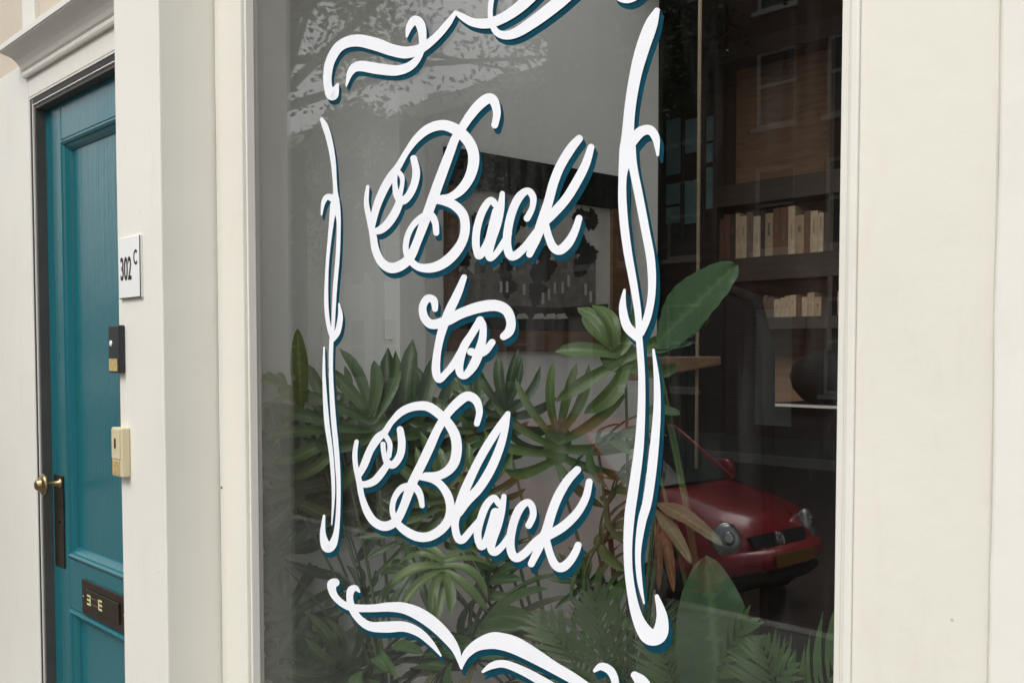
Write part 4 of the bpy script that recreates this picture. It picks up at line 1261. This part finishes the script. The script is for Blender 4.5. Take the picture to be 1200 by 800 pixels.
        MB().tube([P((-1.05, s * 0.74, 0.94)), P((-1.03, s * 0.81, 0.6)), P((-1.05, s * 0.81, 0.30))], 0.006, 5).build('shut_line', M['car_black'], car)
        MB().lathe([(0.028, -0.02), (0.032, 0.0), (0.02, 0.012), (0.002, 0.016)], P((-0.035, s * 0.42, 0.55)), (1, s * 0.25, 0.1), 16).build('indicator', M['indicator'], car)
        MB().lathe([(0.02, 0), (0.09, 0.01), (0.10, 0.06), (0.07, 0.12), (0.01, 0.13)], P((-1.15, s * 0.80, 0.98)), (0.3, s * 1.0, 0.25), 14).build('wing_mirror', M['car_red'], car)
        B(ox - 1.75, ox - 1.60, oy + s * 0.815 - 0.02, oy + s * 0.815 + 0.02, oz + 0.80, oz + 0.83).build('door_handle', M['car_black'], car, 0.006)
        for wx in (-0.62, -2.92):
            c = P((wx, s * 0.70, 0.285))
            w = MB().lathe([(0.14, -0.02), (0.25, -0.02), (0.285, 0.0), (0.285, 0.13), (0.265, 0.155), (0.19, 0.150), (0.17, 0.135)], c, (0, s, 0), 28).build('wheel', M['tyre'], car)
            MB().lathe([(0.185, 0.125), (0.185, 0.152), (0.165, 0.150), (0.13, 0.135), (0.06, 0.145), (0.02, 0.148)], c, (0, s, 0), 24).build('rim', M['rim'], w)
            MB().lathe([(0.33, 0.105), (0.33, 0.118), (0.01, 0.119)], c + Vector((0, s * 0.0, 0.02)), (0, s, 0), 28).build('wheel_arch', M['car_black'], car)
    # bonnet line, grille, badge, bumper, plate
    gr = quad('grille', [(0.004, 0.36, 0.545), (0.004, -0.36, 0.545), (-0.045, -0.38, 0.635), (-0.045, 0.38, 0.635)], M['car_black'], car, 0.03)
    for zz, xx in ((0.568, 0.002), (0.598, -0.014)):
        B(ox + xx - 0.012, ox + xx + 0.006, oy - 0.35, oy + 0.35, oz + zz - 0.004, oz + zz + 0.004).build('bar', M['car_black'], gr)
    ax = Vector((1, 0, 0.5)).normalized()
    bc_ = P((-0.008, 0, 0.592))
    bd = MB()
    seg = 24
    e1_ = Vector((0, 1, 0)); e2_ = ax.cross(e1_).normalized()
    e2_ = e2_ if e2_.z > 0 else -e2_
    o2 = bc_ + ax * 0.018
    bd.tube([o2 + (e1_ * math.cos(2 * math.pi * k / seg) + e2_ * math.sin(2 * math.pi * k / seg)) * 0.052 for k in range(seg + 1)], 0.006, 6)
    for a, b_ in (((-0.022, 0.046), (0, 0.006)), ((0.022, 0.046), (0, 0.006)), ((-0.046, 0.02), (-0.022, -0.044)), ((0.046, 0.02), (0.022, -0.044)), ((-0.022, -0.044), (0, -0.004)), ((0.022, -0.044), (0, -0.004))):
        bd.tube([o2 + e1_ * a[0] + e2_ * a[1], o2 + e1_ * b_[0] + e2_ * b_[1]], 0.006, 6)
    bd.build('badge', M['chrome'], gr)
    pts = [(-0.75, 0.80, 0.42), (-0.30, 0.765, 0.44), (-0.06, 0.60, 0.455), (0.035, 0.30, 0.46), (0.05, 0, 0.46)]
    pts += [(x, -y, z) for x, y, z in pts[-2::-1]]
    MB().tube([P(p) for p in pts], [0.05, 0.075, 0.09, 0.095, 0.095, 0.095, 0.09, 0.075, 0.05], 10).build('bumper', M['car_red'], car)
    MB().tube([P((x + 0.01, y * 0.97, z - 0.14)) for x, y, z in pts], 0.05, 8).build('lower_intake', M['car_black'], car)
    quad('number_plate', [(0.150, 0.26, 0.42), (0.150, -0.26, 0.42), (0.146, -0.26, 0.52), (0.146, 0.26, 0.52)], M['plate'], car, 0.008)
    MB().tube([P((-0.92, 0.5, 0.95)), P((-1.06, 0.1, 1.03)), P((-1.12, -0.1, 1.07))], 0.008, 6).build('wiper', M['car_black'], car)
    return car
make_car((-4.50, -3.96, -0.17))

def make_tree(x, y, z0, h, r, crown_z, label, seed, n=9000, lean=(0, 0), ls=0.05):
    r_ = random.Random(seed)
    t = thing('street_tree', (x, y, z0), label, 'tree', None)
    cx_, cy_ = x + lean[0], y + lean[1]
    mb = MB()
    mb.tube([(x, y, z0 - 0.05), (x + 0.02, y, z0 + 1.2), (x + lean[0] * 0.25, y + lean[1] * 0.25, crown_z - 1.0), (cx_ * 0.4 + x * 0.6, cy_ * 0.4 + y * 0.6, crown_z + 0.4), (cx_, cy_, crown_z + h * 0.75)], [0.17, 0.15, 0.13, 0.10, 0.02], 10)
    centres = []
    for k in range(26):
        a = r_.uniform(0, 2 * math.pi)
        rr = r * math.sqrt(r_.uniform(0.05, 1))
        zz = crown_z + h * r_.uniform(0.05, 0.95)
        rr *= math.sqrt(max(0.15, 1 - ((zz - crown_z - h * 0.45) / (h * 0.6)) ** 2))
        c = Vector((cx_ + rr * math.cos(a), cy_ + rr * math.sin(a), zz))
        centres.append((c, r_.uniform(0.45, 0.95) * r / 2.6))
        st_ = Vector((x + (cx_ - x) * 0.35, y + (cy_ - y) * 0.35, crown_z - 0.4 + r_.uniform(0, h * 0.4)))
        mb.tube([st_, st_.lerp(c, 0.5) + Vector((0, 0, 0.2)), c], [0.055, 0.035, 0.008], 6)
    mb.build('trunk', M['bark'], t)
    cr = MB()
    vs, fs = [], []
    for i in range(n):
        c, cr_ = r_.choice(centres)
        d = Vector((r_.gauss(0, 1), r_.gauss(0, 1), r_.gauss(0, 0.8)))
        p = c + d * cr_ * 0.55
        s = ls * r_.uniform(0.6, 1.3)
        a = Vector((r_.uniform(-1, 1), r_.uniform(-1, 1), r_.uniform(-1, 0.3))).normalized()
        b_ = a.orthogonal().normalized()
        b_ = (Matrix.Rotation(r_.uniform(0, 6.28), 3, a) @ b_)
        k = len(vs)
        vs += [p - a * s, p + b_ * s * 0.5, p + a * s, p - b_ * s * 0.5]
        fs.append((k, k + 1, k + 2, k + 3))
    cr.add(vs, fs)
    cr.build('crown', M['tree_leaf'], t)
    return t
make_tree(-10.6, -2.35, 0.0, 4.6, 2.9, 4.7, 'leafy street tree rising behind the red car, its leaves mirrored on pale sky', 5, 22000, (2.2, -0.6), 0.045)
make_tree(-15.5, -14.2, -0.01, 6.0, 3.2, 4.6, 'broad street tree before the red brick house across the street', 8, 8000, (0, 0), 0.11)
make_tree(-24.5, -14.2, -0.01, 4.6, 2.6, 4.2, 'small street tree before the grey house across the street', 9, 6000, (0, 0), 0.11)

def wall_grid(x0, x1, z0, z1, y0, y1, holes):
    xs = sorted({x0, x1, *[h[0] for h in holes], *[h[1] for h in holes]})
    zs = sorted({z0, z1, *[h[2] for h in holes], *[h[3] for h in holes]})
    mb = MB()
    for i in range(len(xs) - 1):
        run = None
        for j in range(len(zs) - 1):
            cx_, cz_ = (xs[i] + xs[i + 1]) / 2, (zs[j] + zs[j + 1]) / 2
            hole = any(h[0] < cx_ < h[1] and h[2] < cz_ < h[3] for h in holes)
            if hole:
                if run is not None: mb.box(xs[i], xs[i + 1], y0, y1, run, zs[j])
                run = None
            elif run is None:
                run = zs[j]
        if run is not None: mb.box(xs[i], xs[i + 1], y0, y1, run, zs[-1])
    return mb
def house(x0, w, h, mat, label, gable):
    t = thing('town_house', (x0 + w / 2, -17.2, -0.01), label, 'house', 'houses across the street')
    yf = -17.0
    holes = []
    nw = 3
    ww, gap = 1.05, (w - 3 * 1.05) / 4
    floors = [(1.0, 3.1), (4.2, 6.1), (7.0, 8.7)]
    if h > 11: floors.append((9.6, 11.0))
    for fi, (a, b_) in enumerate(floors):
        for k in range(nw):
            xa = x0 + gap + k * (ww + gap)
            if fi == 0 and k == 0: holes.append((xa, xa + ww, 0.25, 2.9, 'door'))
            else: holes.append((xa, xa + ww, a, b_, 'window'))
    wall_grid(x0, x0 + w, -0.01, h, yf - 0.35, yf, holes).build('wall', mat, t)
    for xa, xb, za, zb_, kd in holes:
        if kd == 'door':
            d = B(xa, xb, yf - 0.2, yf - 0.14, za, zb_).build('door', M['trim'], t)
            continue
        f = MB()
        y0, y1 = yf - 0.16, yf - 0.08
        f.box(xa, xa + 0.07, y0, y1, za, zb_); f.box(xb - 0.07, xb, y0, y1, za, zb_)
        f.box(xa + 0.071, xb - 0.071, y0, y1, za, za + 0.08); f.box(xa + 0.071, xb - 0.071, y0, y1, zb_ - 0.07, zb_)
        zm = za + (zb_ - za) * 0.55
        f.box(xa + 0.071, xb - 0.071, y0, y1 + 0.01, zm - 0.03, zm + 0.03)
        wd = f.build('window', M['trim'], t)
        B(xa + 0.02, xb - 0.02, yf - 0.15, yf - 0.14, za + 0.02, zm - 0.031).build('pane', M['house_glass'], wd)
        B(xa + 0.02, xb - 0.02, yf - 0.15, yf - 0.14, zm + 0.031, zb_ - 0.02).build('pane', M['house_glass'], wd)
        B(xa - 0.06, xb + 0.06, yf + 0.001, yf + 0.08, za - 0.10, za - 0.005).build('sill', M['trim'], wd)
    if gable:
        mb = MB()
        a = [(x0, h + 0.002), (x0 + w, h + 0.002), (x0 + w * 0.68, h + 2.6), (x0 + w * 0.32, h + 2.6)]
        vs = [(x, yf, z) for x, z in a] + [(x, yf - 8, z) for x, z in a]
        mb.add(vs, [(0, 1, 2, 3), (7, 6, 5, 4), (0, 4, 5, 1), (1, 5, 6, 2), (2, 6, 7, 3), (3, 7, 4, 0)])
        mb.build('roof', M['roof'], t)
        B(x0 + w * 0.30, x0 + w * 0.70, yf - 0.3, yf + 0.12, h + 2.603, h + 2.8).build('cornice', M['trim'], t)
    else:
        rf = B(x0 + 0.02, x0 + w - 0.02, yf - 8, yf - 0.36, h - 0.6, h + 0.4).build('roof', M['roof'], t)
        B(x0 + w * 0.7, x0 + w * 0.82, yf - 3, yf - 2.2, h + 0.401, h + 1.6).build('chimney', mat, rf)
        B(x0 + 0.01, x0 + w - 0.01, yf + 0.001, yf + 0.30, h - 0.35, h + 0.1).build('cornice', M['trim'], t)
house(-8.2, 6.4, 12.6, M['brick_dark'], 'dark brown brick town house with flat cornice across the street, four storeys', False)
house(-14.4, 6.1, 12.9, M['brick_red'], 'red brown brick town house with raised gable across the street', True)
house(-20.4, 5.9, 12.0, M['brick_dark'], 'dark brown brick town house with raised gable across the street', True)
house(-26.6, 6.1, 9.6, M['brick_grey'], 'grey painted three-storey town house with flat cornice across the street', False)
house(-33.0, 6.3, 9.3, M['stucco'], 'pale cream stucco town house with flat cornice across the street', False)
house(-39.4, 6.3, 9.8, M['brick_dark'], 'dark brown three-storey brick town house at the end of the row', False)
house(-1.7, 6.3, 12.2, M['brick_red'], 'red brown four-storey brick town house facing the shop', False)
